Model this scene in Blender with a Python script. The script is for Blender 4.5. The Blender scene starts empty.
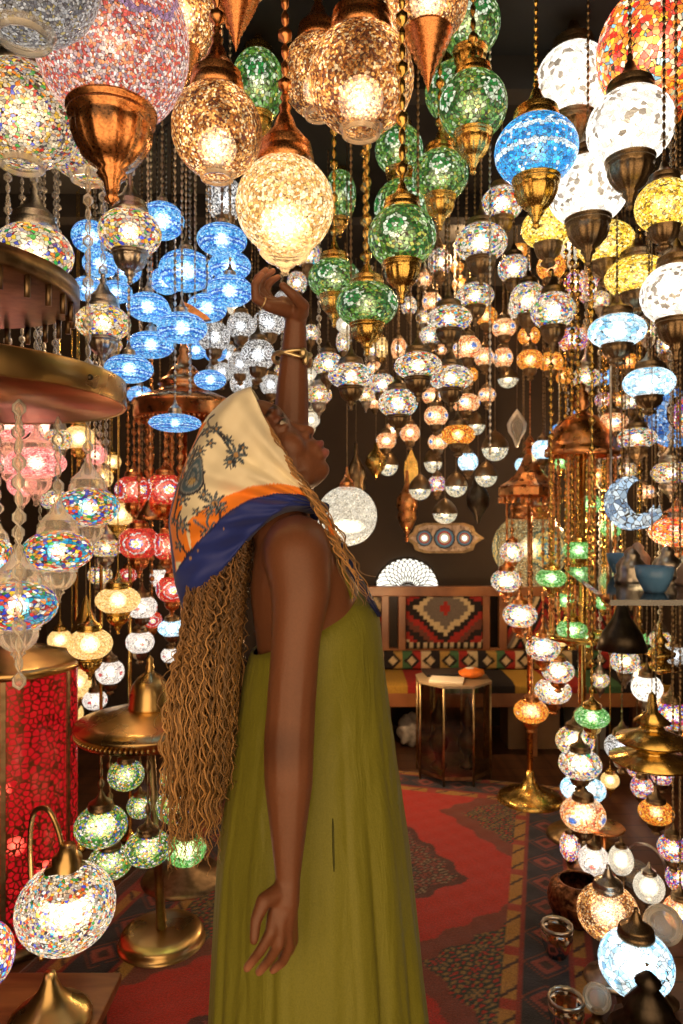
import bpy, bmesh, math, random
import numpy as np
from mathutils import Vector, Matrix
random.seed(7); rng = np.random.default_rng(5)
PI = math.pi
sc = bpy.context.scene; C = sc.collection
F = 700.0; CX, CY, EYE = 341.5, 512.0, 1.45

def P(px, py, Y): return Vector(((px-CX)/F*Y, Y, EYE-(py-CY)/F*Y))

# ------------------------------------------------------------ node helper
class NT:
    def __init__(s, name):
        s.m = bpy.data.materials.new(name); s.m.use_nodes = True
        s.t = s.m.node_tree; s.t.nodes.clear()
    def n(s, typ, **kw):
        nd = s.t.nodes.new(typ)
        for k, v in kw.items():
            if k.startswith('i_'):
                key = k[2:]; key = int(key) if key.isdigit() else key
                s.set(nd.inputs[key], v)
            else: setattr(nd, k, v)
        return nd
    def set(s, inp, v):
        if isinstance(v, bpy.types.NodeSocket): s.t.links.new(v, inp)
        elif isinstance(v, bpy.types.Node): s.t.links.new(v.outputs[0], inp)
        else: inp.default_value = v
    def math(s, op, a, b=None, clamp=False):
        nd = s.n('ShaderNodeMath', operation=op, use_clamp=clamp); s.set(nd.inputs[0], a)
        if b is not None: s.set(nd.inputs[1], b)
        return nd.outputs[0]
    def vm(s, op, a, b=None):
        nd = s.n('ShaderNodeVectorMath', operation=op); s.set(nd.inputs[0], a)
        if b is not None: s.set(nd.inputs[1], b)
        return nd.outputs[0]
    def ramp(s, fac, stops, interp='LINEAR'):
        nd = s.n('ShaderNodeValToRGB'); cr = nd.color_ramp; cr.interpolation = interp
        while len(cr.elements) < len(stops): cr.elements.new(0.5)
        for e, (p, c) in zip(cr.elements, stops):
            e.position = p; e.color = tuple(c) if len(c) == 4 else (*c, 1)
        s.set(nd.inputs[0], fac); return nd
    def mix(s, fac, a, b, bt='MIX'):
        nd = s.n('ShaderNodeMix', data_type='RGBA', blend_type=bt)
        s.set(nd.inputs[0], fac); s.set(nd.inputs[6], a); s.set(nd.inputs[7], b)
        return nd.outputs[2]
    def out(s, sh):
        o = s.n('ShaderNodeOutputMaterial'); s.t.links.new(sh.outputs[0] if isinstance(sh, bpy.types.Node) else sh, o.inputs[0]); return s.m

def c4(c): return (c[0], c[1], c[2], 1)
def metal(name, col, rough=.3, col2=None, bump=0.05, sc_=30):
    t = NT(name); tc = t.n('ShaderNodeTexCoord')
    no = t.n('ShaderNodeTexNoise', i_Scale=sc_, i_Detail=3.0); t.set(no.inputs['Vector'], tc.outputs['Object'])
    cc = t.ramp(no.outputs[0], [(.35, col2 or tuple(x*.55 for x in col)), (.65, col)])
    b = t.n('ShaderNodeBump', i_Strength=bump, i_Distance=.01); t.set(b.inputs['Height'], no.outputs[0])
    p = t.n('ShaderNodeBsdfPrincipled', i_Metallic=1.0)
    t.set(p.inputs['Base Color'], cc.outputs[0]); t.set(p.inputs['Roughness'], t.math('ADD', t.math('MULTIPLY', no.outputs[0], .15), rough-.07))
    t.set(p.inputs['Normal'], b.outputs[0]); return t.out(p)
def plain(name, col, rough=.6, metallic=0., noise=.0, sc_=8, sheen=0, spec=.5):
    t = NT(name); tc = t.n('ShaderNodeTexCoord')
    no = t.n('ShaderNodeTexNoise', i_Scale=sc_, i_Detail=4.0); t.set(no.inputs['Vector'], tc.outputs['Object'])
    cc = t.ramp(no.outputs[0], [(.3, tuple(x*(1-noise) for x in col)), (.7, tuple(min(1, x*(1+noise*.5)) for x in col))])
    p = t.n('ShaderNodeBsdfPrincipled', i_Metallic=metallic, i_Roughness=rough)
    p.inputs['Sheen Weight'].default_value = sheen; p.inputs['Specular IOR Level'].default_value = spec
    t.set(p.inputs['Base Color'], cc.outputs[0]); return t.out(p)
def vcol(name, attr='col', rough=.7, sheen=0., noise=.1, sss=0, bump=.0, bsc=300, spec=.4):
    t = NT(name); a = t.n('ShaderNodeAttribute', attribute_name=attr); tc = t.n('ShaderNodeTexCoord')
    no = t.n('ShaderNodeTexNoise', i_Scale=bsc, i_Detail=3.0); t.set(no.inputs['Vector'], tc.outputs['Object'])
    col = t.mix(noise, a.outputs['Color'], t.ramp(no.outputs[0], [(.3, (.0, .0, .0)), (.7, (1, 1, 1))]).outputs[0], 'OVERLAY')
    p = t.n('ShaderNodeBsdfPrincipled', i_Roughness=rough); t.set(p.inputs['Base Color'], col)
    p.inputs['Sheen Weight'].default_value = sheen; p.inputs['Specular IOR Level'].default_value = spec
    if sss:
        p.inputs['Subsurface Weight'].default_value = sss; p.inputs['Subsurface Radius'].default_value = (.4, .15, .08); p.inputs['Subsurface Scale'].default_value = .02
    if bump:
        b = t.n('ShaderNodeBump', i_Strength=bump, i_Distance=.004); t.set(b.inputs['Height'], no.outputs[0]); t.set(p.inputs['Normal'], b.outputs[0])
    return t.out(p)
def emis(name, col, s, samp='AUTO'):
    t = NT(name); e = t.n('ShaderNodeEmission', i_Color=c4(col), i_Strength=s); m = t.out(e)
    m.cycles.emission_sampling = samp; return m
def bulbmat(name, col, s):
    # bulb: added concentric glowing shells imitate the soft halo around it
    t = NT(name); e = t.n('ShaderNodeEmission', i_Color=c4(col), i_Strength=s); tr = t.n('ShaderNodeBsdfTransparent'); a = t.n('ShaderNodeAddShader')
    t.set(a.inputs[0], e.outputs[0]); t.set(a.inputs[1], tr.outputs[0]); m = t.out(a); m.cycles.emission_sampling = 'NONE'; return m
def glass(name, col=(1, 1, 1), rough=.05, alpha=.35, met=.0, gloss=False):
    # clear cut glass: part seen through, part reflecting
    t = NT(name); lw = t.n('ShaderNodeFresnel', i_IOR=1.5)
    g = t.n('ShaderNodeBsdfPrincipled', i_Roughness=rough, i_Metallic=met); g.inputs['Base Color'].default_value = c4(col)
    g.inputs['Coat Weight'].default_value = 1
    tr = t.n('ShaderNodeBsdfTransparent', i_Color=c4(col)); mx = t.n('ShaderNodeMixShader')
    if gloss: g = t.n('ShaderNodeBsdfGlossy', i_Roughness=rough)
    t.set(mx.inputs[0], t.math('ADD', lw.outputs[0], alpha, True)); t.set(mx.inputs[1], tr.outputs[0]); t.set(mx.inputs[2], g.outputs[0])
    return t.out(mx)

MOS = {}
def mosaic(name, pal, scale=9., ring=None, nmed=4, band=None, E=1.5, T=.3, groutw=.05, grout=(.05, .035, .02), big=0, zoff=0.0):
    """lit mosaic glass: Voronoi tiles coloured at random from a palette, with optional medallions / bands"""
    t = NT(name); tc = t.n('ShaderNodeTexCoord'); oi = t.n('ShaderNodeObjectInfo')
    rnd = oi.outputs['Random']; off = t.vm('SCALE', (1., .7, .4)); off.node.inputs[3].default_value = 1
    t.set(off.node.inputs[3], t.math('MULTIPLY', rnd, 37.))
    vec = t.vm('ADD', tc.outputs['Object'], off)
    vo = t.n('ShaderNodeTexVoronoi', i_Scale=scale); t.set(vo.inputs['Vector'], vec)
    ve = t.n('ShaderNodeTexVoronoi', feature='DISTANCE_TO_EDGE', i_Scale=scale); t.set(ve.inputs['Vector'], vec)
    pos = t.vm('SUBTRACT', vo.outputs['Position'], off)
    sp = t.n('ShaderNodeSeparateXYZ'); t.set(sp.inputs[0], pos)
    sr = t.n('ShaderNodeSeparateColor'); t.set(sr.inputs[0], vo.outputs['Color'])
    tot = sum(w for _, w in pal); acc = 0; st = []
    for c, w in pal: st.append((acc/tot, c)); acc += w
    col = t.ramp(sr.outputs[0], st, 'CONSTANT').outputs[0]
    if ring or nmed and ring:
        az = t.math('ADD', t.math('MULTIPLY', t.math('ARCTAN2', sp.outputs[1], sp.outputs[0]), nmed/(2*PI)), t.math('MULTIPLY', rnd, 3.))
        ax = t.math('MULTIPLY', t.math('SUBTRACT', t.math('FRACT', az), .5), 2*PI/nmed)
        zz = t.math('MULTIPLY', t.math('ADD', sp.outputs[2], zoff), 1.1)
        d = t.math('SQRT', t.math('ADD', t.math('MULTIPLY', ax, ax), t.math('MULTIPLY', zz, zz)))
        d = t.math('ADD', d, t.math('MULTIPLY', t.math('SINE', t.math('MULTIPLY', t.math('ARCTAN2', zz, ax), 8.)), .03))
        rr = t.ramp(d, [(p, c if c else (0, 0, 0, 0)) for p, c in ring], 'CONSTANT')
        col = t.mix(rr.outputs[1], col, rr.outputs[0])
    if band:
        za = t.math('ABSOLUTE', sp.outputs[2])
        rr = t.ramp(za, [(p, c if c else (0, 0, 0, 0)) for p, c in band], 'CONSTANT')
        col = t.mix(rr.outputs[1], col, rr.outputs[0])
    gm = t.math('GREATER_THAN', ve.outputs[0], groutw)
    col = t.mix(gm, c4(grout), col)
    st_ = t.math('MULTIPLY', t.math('ADD', t.math('MULTIPLY', sr.outputs[1], .9), .45), E)
    if big:
        no = t.n('ShaderNodeTexNoise', i_Scale=big, i_Detail=2.); t.set(no.inputs['Vector'], vec)
        nf = t.ramp(no.outputs[0], [(.36, (.06,)*3), (.5, (.7,)*3), (.66, (2.,)*3)]).outputs[0]
        st_ = t.math('MULTIPLY', st_, nf)
    p = t.n('ShaderNodeBsdfPrincipled', i_Roughness=.12)
    bc = t.mix(1., col, (.5, .5, .5, 1), 'MULTIPLY')
    t.set(p.inputs['Base Color'], bc); t.set(p.inputs['Emission Color'], col); t.set(p.inputs['Emission Strength'], st_)
    bmp = t.n('ShaderNodeBump', i_Strength=.35, i_Distance=.03); t.set(bmp.inputs['Height'], ve.outputs[0]); t.set(p.inputs['Normal'], bmp.outputs[0])
    tr = t.n('ShaderNodeBsdfTransparent'); t.set(tr.inputs[0], t.mix(.35, col, (1, 1, 1, 1)))
    mx = t.n('ShaderNodeMixShader')
    t.set(mx.inputs[0], t.math('MULTIPLY', t.math('MULTIPLY', t.math('ADD', sr.outputs[2], .4), T*1.1, True), gm))
    t.set(mx.inputs[1], p.outputs[0]); t.set(mx.inputs[2], tr.outputs[0])
    MOS[name] = t.out(mx); return MOS[name]

W = (1, .82, .55); WH = (1, .92, .78); CL = (.55, .5, .42); DK = (.06, .05, .05)
R_ = (.7, .03, .02); O_ = (1, .28, .03); Yl = (1, .62, .05); G_ = (.03, .4, .05); B_ = (.02, .06, .6); Tq = (.03, .55, .75); LB = (.3, .65, 1)
mosaic('mosaic_amber', [((.5, .17, .03), 3), ((.22, .06, .015), 3), ((.9, .45, .12), 3), ((1, .75, .4), 2), ((.12, .03, .02), 2)], 22, E=1.1, T=.4, groutw=.03, big=1.9)
mosaic('mosaic_gold', [((.9, .55, .2), 3), ((1, .82, .5), 4), ((.5, .26, .07), 2), ((.75, .4, .1), 2)], 18, E=1.15, T=.4, groutw=.04)
mosaic('mosaic_rose', [((.6, .09, .07), 3), ((.75, .5, .45), 3), ((.8, .28, .12), 2), ((.35, .25, .3), 2), ((.9, .75, .65), 2)], 30, ring=[(0, (.5, .02, .02)), (.12, (.8, .6, .55)), (.18, None), (.62, (.3, .18, .32)), (.7, None)], nmed=3, zoff=-.5, E=.75, T=.15)
mosaic('mosaic_disc', [(W, 6), (Yl, 2), (O_, 1), (B_, 1), (G_, 1), (R_, 1), (CL, 4), (DK, 1)], 17, E=.6, T=.4)
mosaic('mosaic_silver', [((.5, .5, .5), 4), ((.85, .85, .82), 3), ((.2, .2, .22), 3), ((.6, .5, .2), 1)], 24, E=.35, T=.2)
mosaic('mosaic_green', [((.12, .3, .03), 4), ((.25, .5, .15), 3), ((.02, .16, .03), 3), ((.7, .85, .55), 1.5), ((.5, .5, .08), 1.5), ((.01, .06, .01), 1.5)], 10, ring=[(0, (.9, 1, .8)), (.1, (.02, .3, .06)), (.26, (.8, .95, .75)), (.38, (.01, .12, .02)), (.5, None)], E=.62, T=.3, groutw=.06)
mosaic('mosaic_blueglobe', [((.02, .3, .75), 5), ((.05, .5, .95), 4), ((.01, .18, .5), 2), ((.6, .75, .8), 1)], 13, ring=None, band=[(0, None), (.18, (.7, .85, .9)), (.32, None)], E=1., T=.25)
mosaic('mosaic_white', [((1, .96, .86), 14), ((.95, .9, .75), 6), ((.4, .36, .3), .35)], 9, ring=[(0, (.9, .8, .6)), (.06, (1, .96, .88)), (.4, (.25, .2, .15)), (.46, (1, .96, .88)), (.62, (.25, .2, .15)), (.67, None)], E=.95, T=.15, groutw=.02, grout=(.35, .28, .2))
mosaic('mosaic_orange', [(O_, 4), (R_, 4), ((1, .8, .5), 3), (Yl, 2), ((.2, .5, .6), 1)], 12, ring=[(0, O_), (.1, (1, .8, .6)), (.2, R_), (.32, O_), (.42, None)], nmed=5, E=1.2, T=.35, zoff=-.3)
mosaic('mosaic_yellow', [((1, .62, .05), 5), ((1, .85, .3), 3), ((.6, .33, .02), 2), ((.15, .09, .01), 1)], 12, E=1.2, T=.3)
mosaic('mosaic_multi', [(WH, 6), (W, 5), (B_, 2), (Yl, 2), (R_, 1.2), (Tq, 1.2), (G_, 1), (O_, 1.4), (CL, 3), (DK, 1)], 8.5, E=.85, T=.5, groutw=.05)
mosaic('mosaic_fine', [(WH, 6), (W, 5), (B_, 1.5), (Yl, 2), (R_, 1.2), (Tq, 1), (G_, 1), (O_, 1.4), (CL, 4), (DK, 1)], 17, E=.9, T=.5, groutw=.05)
mosaic('mosaic_cream', [(W, 6), (Yl, 2.5), (CL, 3), (B_, 1.4), (G_, 1.2), (R_, 1), (O_, 1.3)], 8, E=.8, T=.45, groutw=.05)
mosaic('mosaic_sky', [((.16, .55, .88), 5), ((.5, .85, 1), 4), ((.03, .28, .6), 2)], 13, band=[(0, None), (.28, (.02, .1, .55)), (.36, (.6, .85, 1)), (.46, (.03, .15, .6)), (.56, None), (.7, (.03, .15, .55)), (.78, None)], E=.85, T=.45, groutw=.05, grout=(.02, .08, .3))
mosaic('mosaic_spiral', [((.95, .92, .86), 5), ((.04, .04, .045), 3), ((.4, .38, .36), 3)], 16, ring=[(0, (1, 1, 1)), (.1, DK), (.17, (1, 1, 1)), (.28, DK), (.35, (.9, .9, .9)), (.46, DK), (.53, None)], nmed=4, E=.75, T=.3)
mosaic('mosaic_peach', [((1, .55, .22), 5), ((1, .75, .42), 4), (O_, 3), ((.75, .12, .05), 1.5)], 12, ring=[(0, (.03, .22, .8)), (.2, (1, .95, .8)), (.36, (1, .35, .04)), (.46, (1, .72, .35)), (.6, (.7, .1, .03)), (.68, None)], nmed=4, E=.85, T=.35)
mosaic('mosaic_ember', [((1, .33, .02), 4), ((.7, .12, .01), 3), ((1, .6, .1), 3), ((.3, .04, .01), 1)], 12, ring=[(0, (1, .9, .5)), (.12, (.5, .04, .01)), (.2, (1, .5, .05)), (.4, (.6, .1, .01)), (.48, None)], nmed=5, E=.85, T=.35)
mosaic('mosaic_turquoise', [(WH, 3), (Yl, 2), (B_, 2), (R_, 2), (O_, 1.5), (G_, 1.2), (Tq, 1)], 8, ring=[(0, None), (.46, (.02, .5, .75)), (.62, None)], nmed=3, E=.8, T=.5)
mosaic('mosaic_pink', [((.95, .3, .28), 5), ((1, .6, .5), 3), ((.6, .08, .08), 2)], 16, E=1., T=.4, groutw=.03)
mosaic('mosaic_red', [((.6, .01, .01), 5), ((.8, .06, .03), 3), ((1, .6, .2), .6)], 12, ring=[(0, (1, 1, 1)), (.1, Yl), (.18, (1, .95, .9)), (.26, (.03, .05, .5)), (.32, (.65, .01, .01)), (.58, (.9, .85, .8)), (.66, None)], nmed=4, E=.75, T=.3)
mosaic('mosaic_honey', [((1, .8, .4), 5), ((1, .6, .2), 3), ((.75, .45, .12), 2)], 17, E=.85, T=.45, groutw=.04, grout=(.4, .25, .08))
mosaic('mosaic_diamond', [((1, .92, .82), 8), ((.85, .7, .6), 2)], 12, ring=[(0, (.6, .02, .03)), (.16, (1, .93, .85)), (.5, (.1, .08, .1)), (.54, None)], nmed=4, E=.85, T=.3)
mosaic('mosaic_glowgreen', [((.25, .62, .16), 5), ((.6, .9, .45), 3), ((.06, .3, .05), 3), ((.85, .9, .5), 1)], 10, ring=[(0, (.9, 1, .8)), (.14, (.12, .42, .1)), (.26, (.6, .9, .5)), (.36, None)], E=.8, T=.5, groutw=.06, grout=(.01, .12, .01))
mosaic('mosaic_meadow', [((.05, .3, .04), 5), ((.3, .5, .06), 3), (Yl, 1.5), (B_, 1.4), (WH, 2.5), (O_, .8), ((.01, .08, .02), 2)], 11, E=.75, T=.45)
mosaic('mosaic_paleblue', [((.55, .85, 1), 5), ((.9, .97, 1), 5), ((.2, .55, .85), 2)], 6, E=1.05, T=.4, groutw=.03)
mosaic('mosaic_rainbow', [((.3, .04, .5), 1.5), (Yl, 2), (R_, 2), (B_, 1.5), (WH, 3), (O_, 2), (Tq, 1)], 9, ring=[(0, (1, 1, .9)), (.14, (.4, .05, .4)), (.22, None)], E=.85, T=.4)
mosaic('mosaic_swirl', [((.5, .3, .1), 4), ((.25, .2, .1), 3), ((.7, .6, .3), 2)], 26, ring=[(0, (1, .9, .5)), (.14, (.1, .3, .35)), (.22, (1, .6, .1)), (.34, (.12, .3, .25)), (.42, (.9, .6, .2)), (.54, (.1, .15, .1)), (.62, None)], nmed=3, E=.5, T=.35, groutw=.03)
mosaic('mosaic_milk', [((1, .9, .65), 8), ((.5, .6, .5), 1), ((.3, .4, .6), 1)], 7, E=.6, T=.4)
mosaic('mosaic_pearl', [((1, .94, .8), 5), ((.8, .75, .62), 3), ((.55, .5, .4), 2)], 20, E=.55, T=.35, groutw=.03, grout=(.3, .27, .2))

M = dict(
 copper=metal('copper_metal', (.95, .42, .16), .28), gold=metal('gold_metal', (1, .66, .18), .25), bronze=metal('bronze_metal', (.36, .25, .14), .38),
 silver=metal('silver_metal', (.75, .68, .58), .3), brass=metal('brass_metal', (.85, .58, .24), .28, sc_=6, bump=.05), dark=metal('dark_metal', (.1, .08, .06), .4),
 crystal=glass('crystal_glass', (1, .96, .88), .08, .22), clear=glass('clear_glass', (1, 1, 1), .03, .08), amberglass=glass('amber_glass', (.9, .62, .35), .08, .12, gloss=True),
 bulb=bulbmat('bulb_glow', (1, .82, .55), .85), bulbcool=bulbmat('bulb_glow_cool', (.85, .93, 1), .8), bulbdim=bulbmat('bulb_glow_dim', (1, .8, .5), .38), bulbg=bulbmat('bulb_glow_green', (.75, 1, .6), .75))

# ------------------------------------------------------------ mesh helpers
def mesh_from(name, verts, faces, mats=None, smooth=True):
    me = bpy.data.meshes.new(name); me.from_pydata([tuple(v) for v in verts], [], faces); me.update()
    if smooth: me.polygons.foreach_set('use_smooth', [True]*len(me.polygons))
    if mats is not None:
        for m in (mats if isinstance(mats, (list, tuple)) else [mats]): me.materials.append(m)
    return me
def lathe(prof, seg=24, flute=0, amp=0, zlim=9e9):
    vs, fs = [], []; n = len(prof)
    for k in range(seg):
        a = 2*PI*k/seg; f0 = 1+amp*math.cos(flute*a) if flute else 1
        for r, z in prof: f = f0 if z < zlim else 1; vs.append((r*f*math.cos(a), r*f*math.sin(a), z))
    for k in range(seg):
        k2 = (k+1) % seg
        for i in range(n-1): fs.append((k*n+i, k*n+i+1, k2*n+i+1, k2*n+i))
    return vs, fs
def tubev(pts, rad, seg=8, caps=True):
    pts = [Vector(p) for p in pts]; vs, fs = [], []; up = Vector((0, 0, 1)); n = len(pts)
    prevx = None
    for i, p in enumerate(pts):
        d = (pts[min(i+1, n-1)]-pts[max(i-1, 0)]).normalized()
        x = prevx - d*prevx.dot(d) if prevx is not None else (d.cross(up) if abs(d.dot(up)) < .95 else d.cross(Vector((1, 0, 0))))
        x.normalize(); y = d.cross(x); prevx = x
        r = rad[i] if hasattr(rad, '__len__') else rad
        for k in range(seg):
            a = 2*PI*k/seg; vs.append(p+(x*math.cos(a)+y*math.sin(a))*r)
    for i in range(n-1):
        for k in range(seg): fs.append((i*seg+k, i*seg+(k+1) % seg, (i+1)*seg+(k+1) % seg, (i+1)*seg+k))
    if caps: fs.append(tuple(range(seg))[::-1]); fs.append(tuple((n-1)*seg+k for k in range(seg)))
    return vs, fs
def boxv(x0, x1, y0, y1, z0, z1):
    vs = [(x, y, z) for x in (x0, x1) for y in (y0, y1) for z in (z0, z1)]
    return vs, [(0, 1, 3, 2), (4, 6, 7, 5), (0, 4, 5, 1), (2, 3, 7, 6), (0, 2, 6, 4), (1, 5, 7, 3)]
def merge(*vf):
    V, Fc = [], []
    for v, f in vf:
        o = len(V); V += [tuple(a) for a in v]; Fc += [tuple(i+o for i in q) for q in f]
    return V, Fc
def ball(c, r, seg=16, rings=10):
    r = (r, r, r) if not hasattr(r, '__len__') else r; vs, fs = [], []
    vs.append((c[0], c[1], c[2]+r[2]))
    for i in range(1, rings):
        th = PI*i/rings
        for k in range(seg):
            a = 2*PI*k/seg; vs.append((c[0]+r[0]*math.sin(th)*math.cos(a), c[1]+r[1]*math.sin(th)*math.sin(a), c[2]+r[2]*math.cos(th)))
    vs.append((c[0], c[1], c[2]-r[2])); L = len(vs)-1
    for k in range(seg):
        fs.append((0, 1+k, 1+(k+1) % seg)); fs.append((L, 1+(rings-2)*seg+(k+1) % seg, 1+(rings-2)*seg+k))
        for i in range(rings-2): fs.append((1+i*seg+k, 1+(i+1)*seg+k, 1+(i+1)*seg+(k+1) % seg, 1+i*seg+(k+1) % seg))
    return vs, fs
def xf(vf, m):
    return [m @ Vector(v) for v in vf[0]], vf[1]
def obj(name, me, parent=None, loc=(0, 0, 0), scale=None, rot=None):
    o = bpy.data.objects.new(name, me); C.objects.link(o); o.location = loc
    if scale is not None: o.scale = scale if hasattr(scale, '__len__') else (scale,)*3
    if rot is not None: o.rotation_euler = rot
    if parent: o.parent = parent
    return o
def part(name, vf, mat, parent, smooth=True, **k): return obj(name, mesh_from(name, vf[0], vf[1], mat, smooth), parent, **k)
def bevel(o, w=.004, s=2):
    m = o.modifiers.new('bevel', 'BEVEL'); m.width = w; m.segments = s; m.limit_method = 'ANGLE'; return o
def empty(name, loc, label=None, cat=None, group=None):
    o = bpy.data.objects.new(name, None); C.objects.link(o); o.location = loc; o.empty_display_size = .05
    if label: o['label'] = label
    if cat: o['category'] = cat
    if group: o['group'] = group
    return o
def tag(o, label, cat, group=None):
    o['label'] = label; o['category'] = cat
    if group: o['group'] = group
    return o

# ------------------------------------------------------------ setting
CEIL = 2.95; XL, XR, YB = -2.0, 2.15, 4.75
def struct(name, vf, mat, smooth=False):
    o = part(name, vf, mat, None, smooth); o['kind'] = 'structure'; return o
wallm = plain('dark_brown_plaster', (.05, .03, .018), .75, noise=.35, sc_=2)
ceilm = plain('black_ceiling_paint', (.012, .010, .009), .8, noise=.4, sc_=3)
struct('wall_back', boxv(XL, XR, YB, YB+.1, 0, CEIL), wallm)
struct('wall_left', boxv(XL-.1, XL, -.8, YB+.1, 0, CEIL), wallm)
struct('wall_right', boxv(XR, XR+.1, -.8, YB+.1, 0, CEIL), wallm)
struct('ceiling', boxv(XL-.1, XR+.1, -.8, YB+.1, CEIL, CEIL+.1), ceilm)
def woodmat(name, c1, c2, sx=1.2, sy=9, rough=.4):
    t = NT(name); tc = t.n('ShaderNodeTexCoord'); mp = t.n('ShaderNodeMapping'); mp.inputs['Scale'].default_value = (sy, sx, sy); t.set(mp.inputs[0], tc.outputs['Object'])
    no = t.n('ShaderNodeTexNoise', i_Scale=2.5, i_Detail=6., i_Distortion=.6); t.set(no.inputs['Vector'], mp.outputs[0])
    cc = t.ramp(no.outputs[0], [(.3, c1), (.7, c2)])
    p = t.n('ShaderNodeBsdfPrincipled', i_Roughness=rough); t.set(p.inputs['Base Color'], cc.outputs[0]); return t, p, cc, tc
t, p, cc, tc = woodmat('floor_boards', (.06, .022, .01), (.17, .07, .03), .8, 7, .38)
br = t.n('ShaderNodeTexBrick', i_Scale=1.0); br.inputs['Mortar Size'].default_value = .004; br.inputs['Brick Width'].default_value = 1.2; br.inputs['Row Height'].default_value = .12
br.inputs['Color1'].default_value = (1, 1, 1, 1); br.inputs['Color2'].default_value = (.75, .75, .75, 1); br.inputs['Mortar'].default_value = (.15, .1, .1, 1)
t.set(br.inputs['Vector'], tc.outputs['Object']); t.set(p.inputs['Base Color'], t.mix(1., cc.outputs[0], br.outputs[0], 'MULTIPLY'))
struct('floor', boxv(XL-.1, XR+.1, -.8, YB+.1, -.1, 0), t.out(p))
t, p, cc, tc = woodmat('bench_wood', (.16, .05, .018), (.38, .15, .05), 8, 1.5, .35); benchwood = t.out(p)
for i in range(5):
    y = .3+i*1.0
    struct('trim_%d' % (i+1), boxv(XL, XR, y, y+.09, CEIL-.11, CEIL+.001), plain('beam_paint', (.02, .016, .014), .6))

def set_vcol(me, cols, name='col'):
    a = me.color_attributes.new(name, 'FLOAT_COLOR', 'POINT')
    c = np.ones((len(me.vertices), 4), np.float32); c[:, :3] = cols; a.data.foreach_set('color', c.ravel())

# ------------------------------------------------------------ rug
def build_rug():
    Wd, Ln = 1.78, 3.2; nu, nv = 230, 420
    u = np.linspace(-Wd/2, Wd/2, nu); v = np.linspace(-Ln/2, Ln/2, nv); U, V = np.meshgrid(u, v)
    H = np.full(U.shape, .012); a = np.abs(U); col = np.zeros(U.shape+(3,))
    red = (.48, .018, .01); nav = (.012, .013, .028); dk = (.035, .008, .008); gld = (.42, .2, .03); rose = (.28, .05, .035); grn = (.012, .03, .022); crm = (.3, .22, .13)
    nz = np.sin(U*47)*np.sin(V*53); fl = (np.sin(U*150+np.sin(V*60)*2)*np.sin(V*140+np.sin(U*52)*2))
    def put(mask, c): col[mask] = c
    put(a < 9, red)
    # field medallions
    for vc, sa, sb in ((.55, .33, .40), (-.6, .33, .38), (-1.5, .3, .3)):
        q = a/sa+np.abs(V-vc)/sb+.05*np.sin(np.arctan2(V-vc, U)*14)
        put(q < 1.22, (.09, .015, .012)); put(q < 1.1, dk); put((q < 1.1) & (fl > .25), rose); put((q < 1.1) & (fl < -.55), crm); put(q < .62, grn); put((q < .62) & (fl > .3), rose); put(q < .32, crm); put((q < .32) & (fl > 0), nav); put(q < .14, red)
    for vc in (0.0, 1.15, -1.05):
        q = (.57-a)/.27+np.abs(V-vc)/.30+.05*np.sin(V*60)
        put((a < .57) & (q < 1.35), (.2, .035, .02)); put((a < .57) & (q < .95), grn); put((a < .57) & (q < .95) & (fl > .35), (.3, .16, .04)); put((a < .57) & (q < .95) & (fl < -.6), red)
    # end borders by v
    b = np.minimum(.89-a, 1.675-np.abs(V))
    put(b < .33, nav); put((b < .33) & (b > .285), gld)
    put((b <= .285) & (b > .265), (.25, .02, .012))
    along = np.where((.89-a) < (1.675-np.abs(V)), V, U)
    k = (b < .265) & (b > .13); put(k, nav)
    q = np.abs(b-.197)/.05+np.abs(((along/.17) % 1)-.5)*.17/.05
    put(k & (q < 1), rose); put(k & (q < .5), dk); put(k & (q > 1.35) & (q < 1.5), (.2, .04, .02))
    put((b <= .13) & (b > .115), (.25, .02, .012)); put((b <= .115) & (b > .075), gld); put((b <= .075) & (b > .05), (.25, .02, .012)); put(b <= .05, dk); put(b < .02, (.1, .02, .012))
    gs = ((b < .33) & (b > .285)) | ((b <= .115) & (b > .075))
    put(gs & (np.abs(((along*1.0+b*1.3)/.13) % 1-.5) < .07), dk); put(gs & (np.abs(((along)/.26) % 1-.5) < .09), (.35, .03, .015))
    vs = np.stack([U, V, H+.001*nz], -1).reshape(-1, 3)
    idx = np.arange(nu*nv).reshape(nv, nu)
    f = np.stack([idx[:-1, :-1], idx[:-1, 1:], idx[1:, 1:], idx[1:, :-1]], -1).reshape(-1, 4).tolist()
    me = mesh_from('rug', vs, f, vcol('rug_wool', rough=.95, sheen=.3, noise=.35, bump=.5, bsc=220)); set_vcol(me, col.reshape(-1, 3))
    o = obj('rug', me); o.rotation_euler = (0, 0, -math.radians(16)); o.location = (.087+(2.33-2.77)*.287, 2.33, 0.001)
    s = o.modifiers.new('thickness', 'SOLIDIFY'); s.thickness = .011; s.offset = -1
    tag(o, 'red and navy oriental rug with gold striped border lying on the wooden floor', 'rug')
build_rug()

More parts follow.
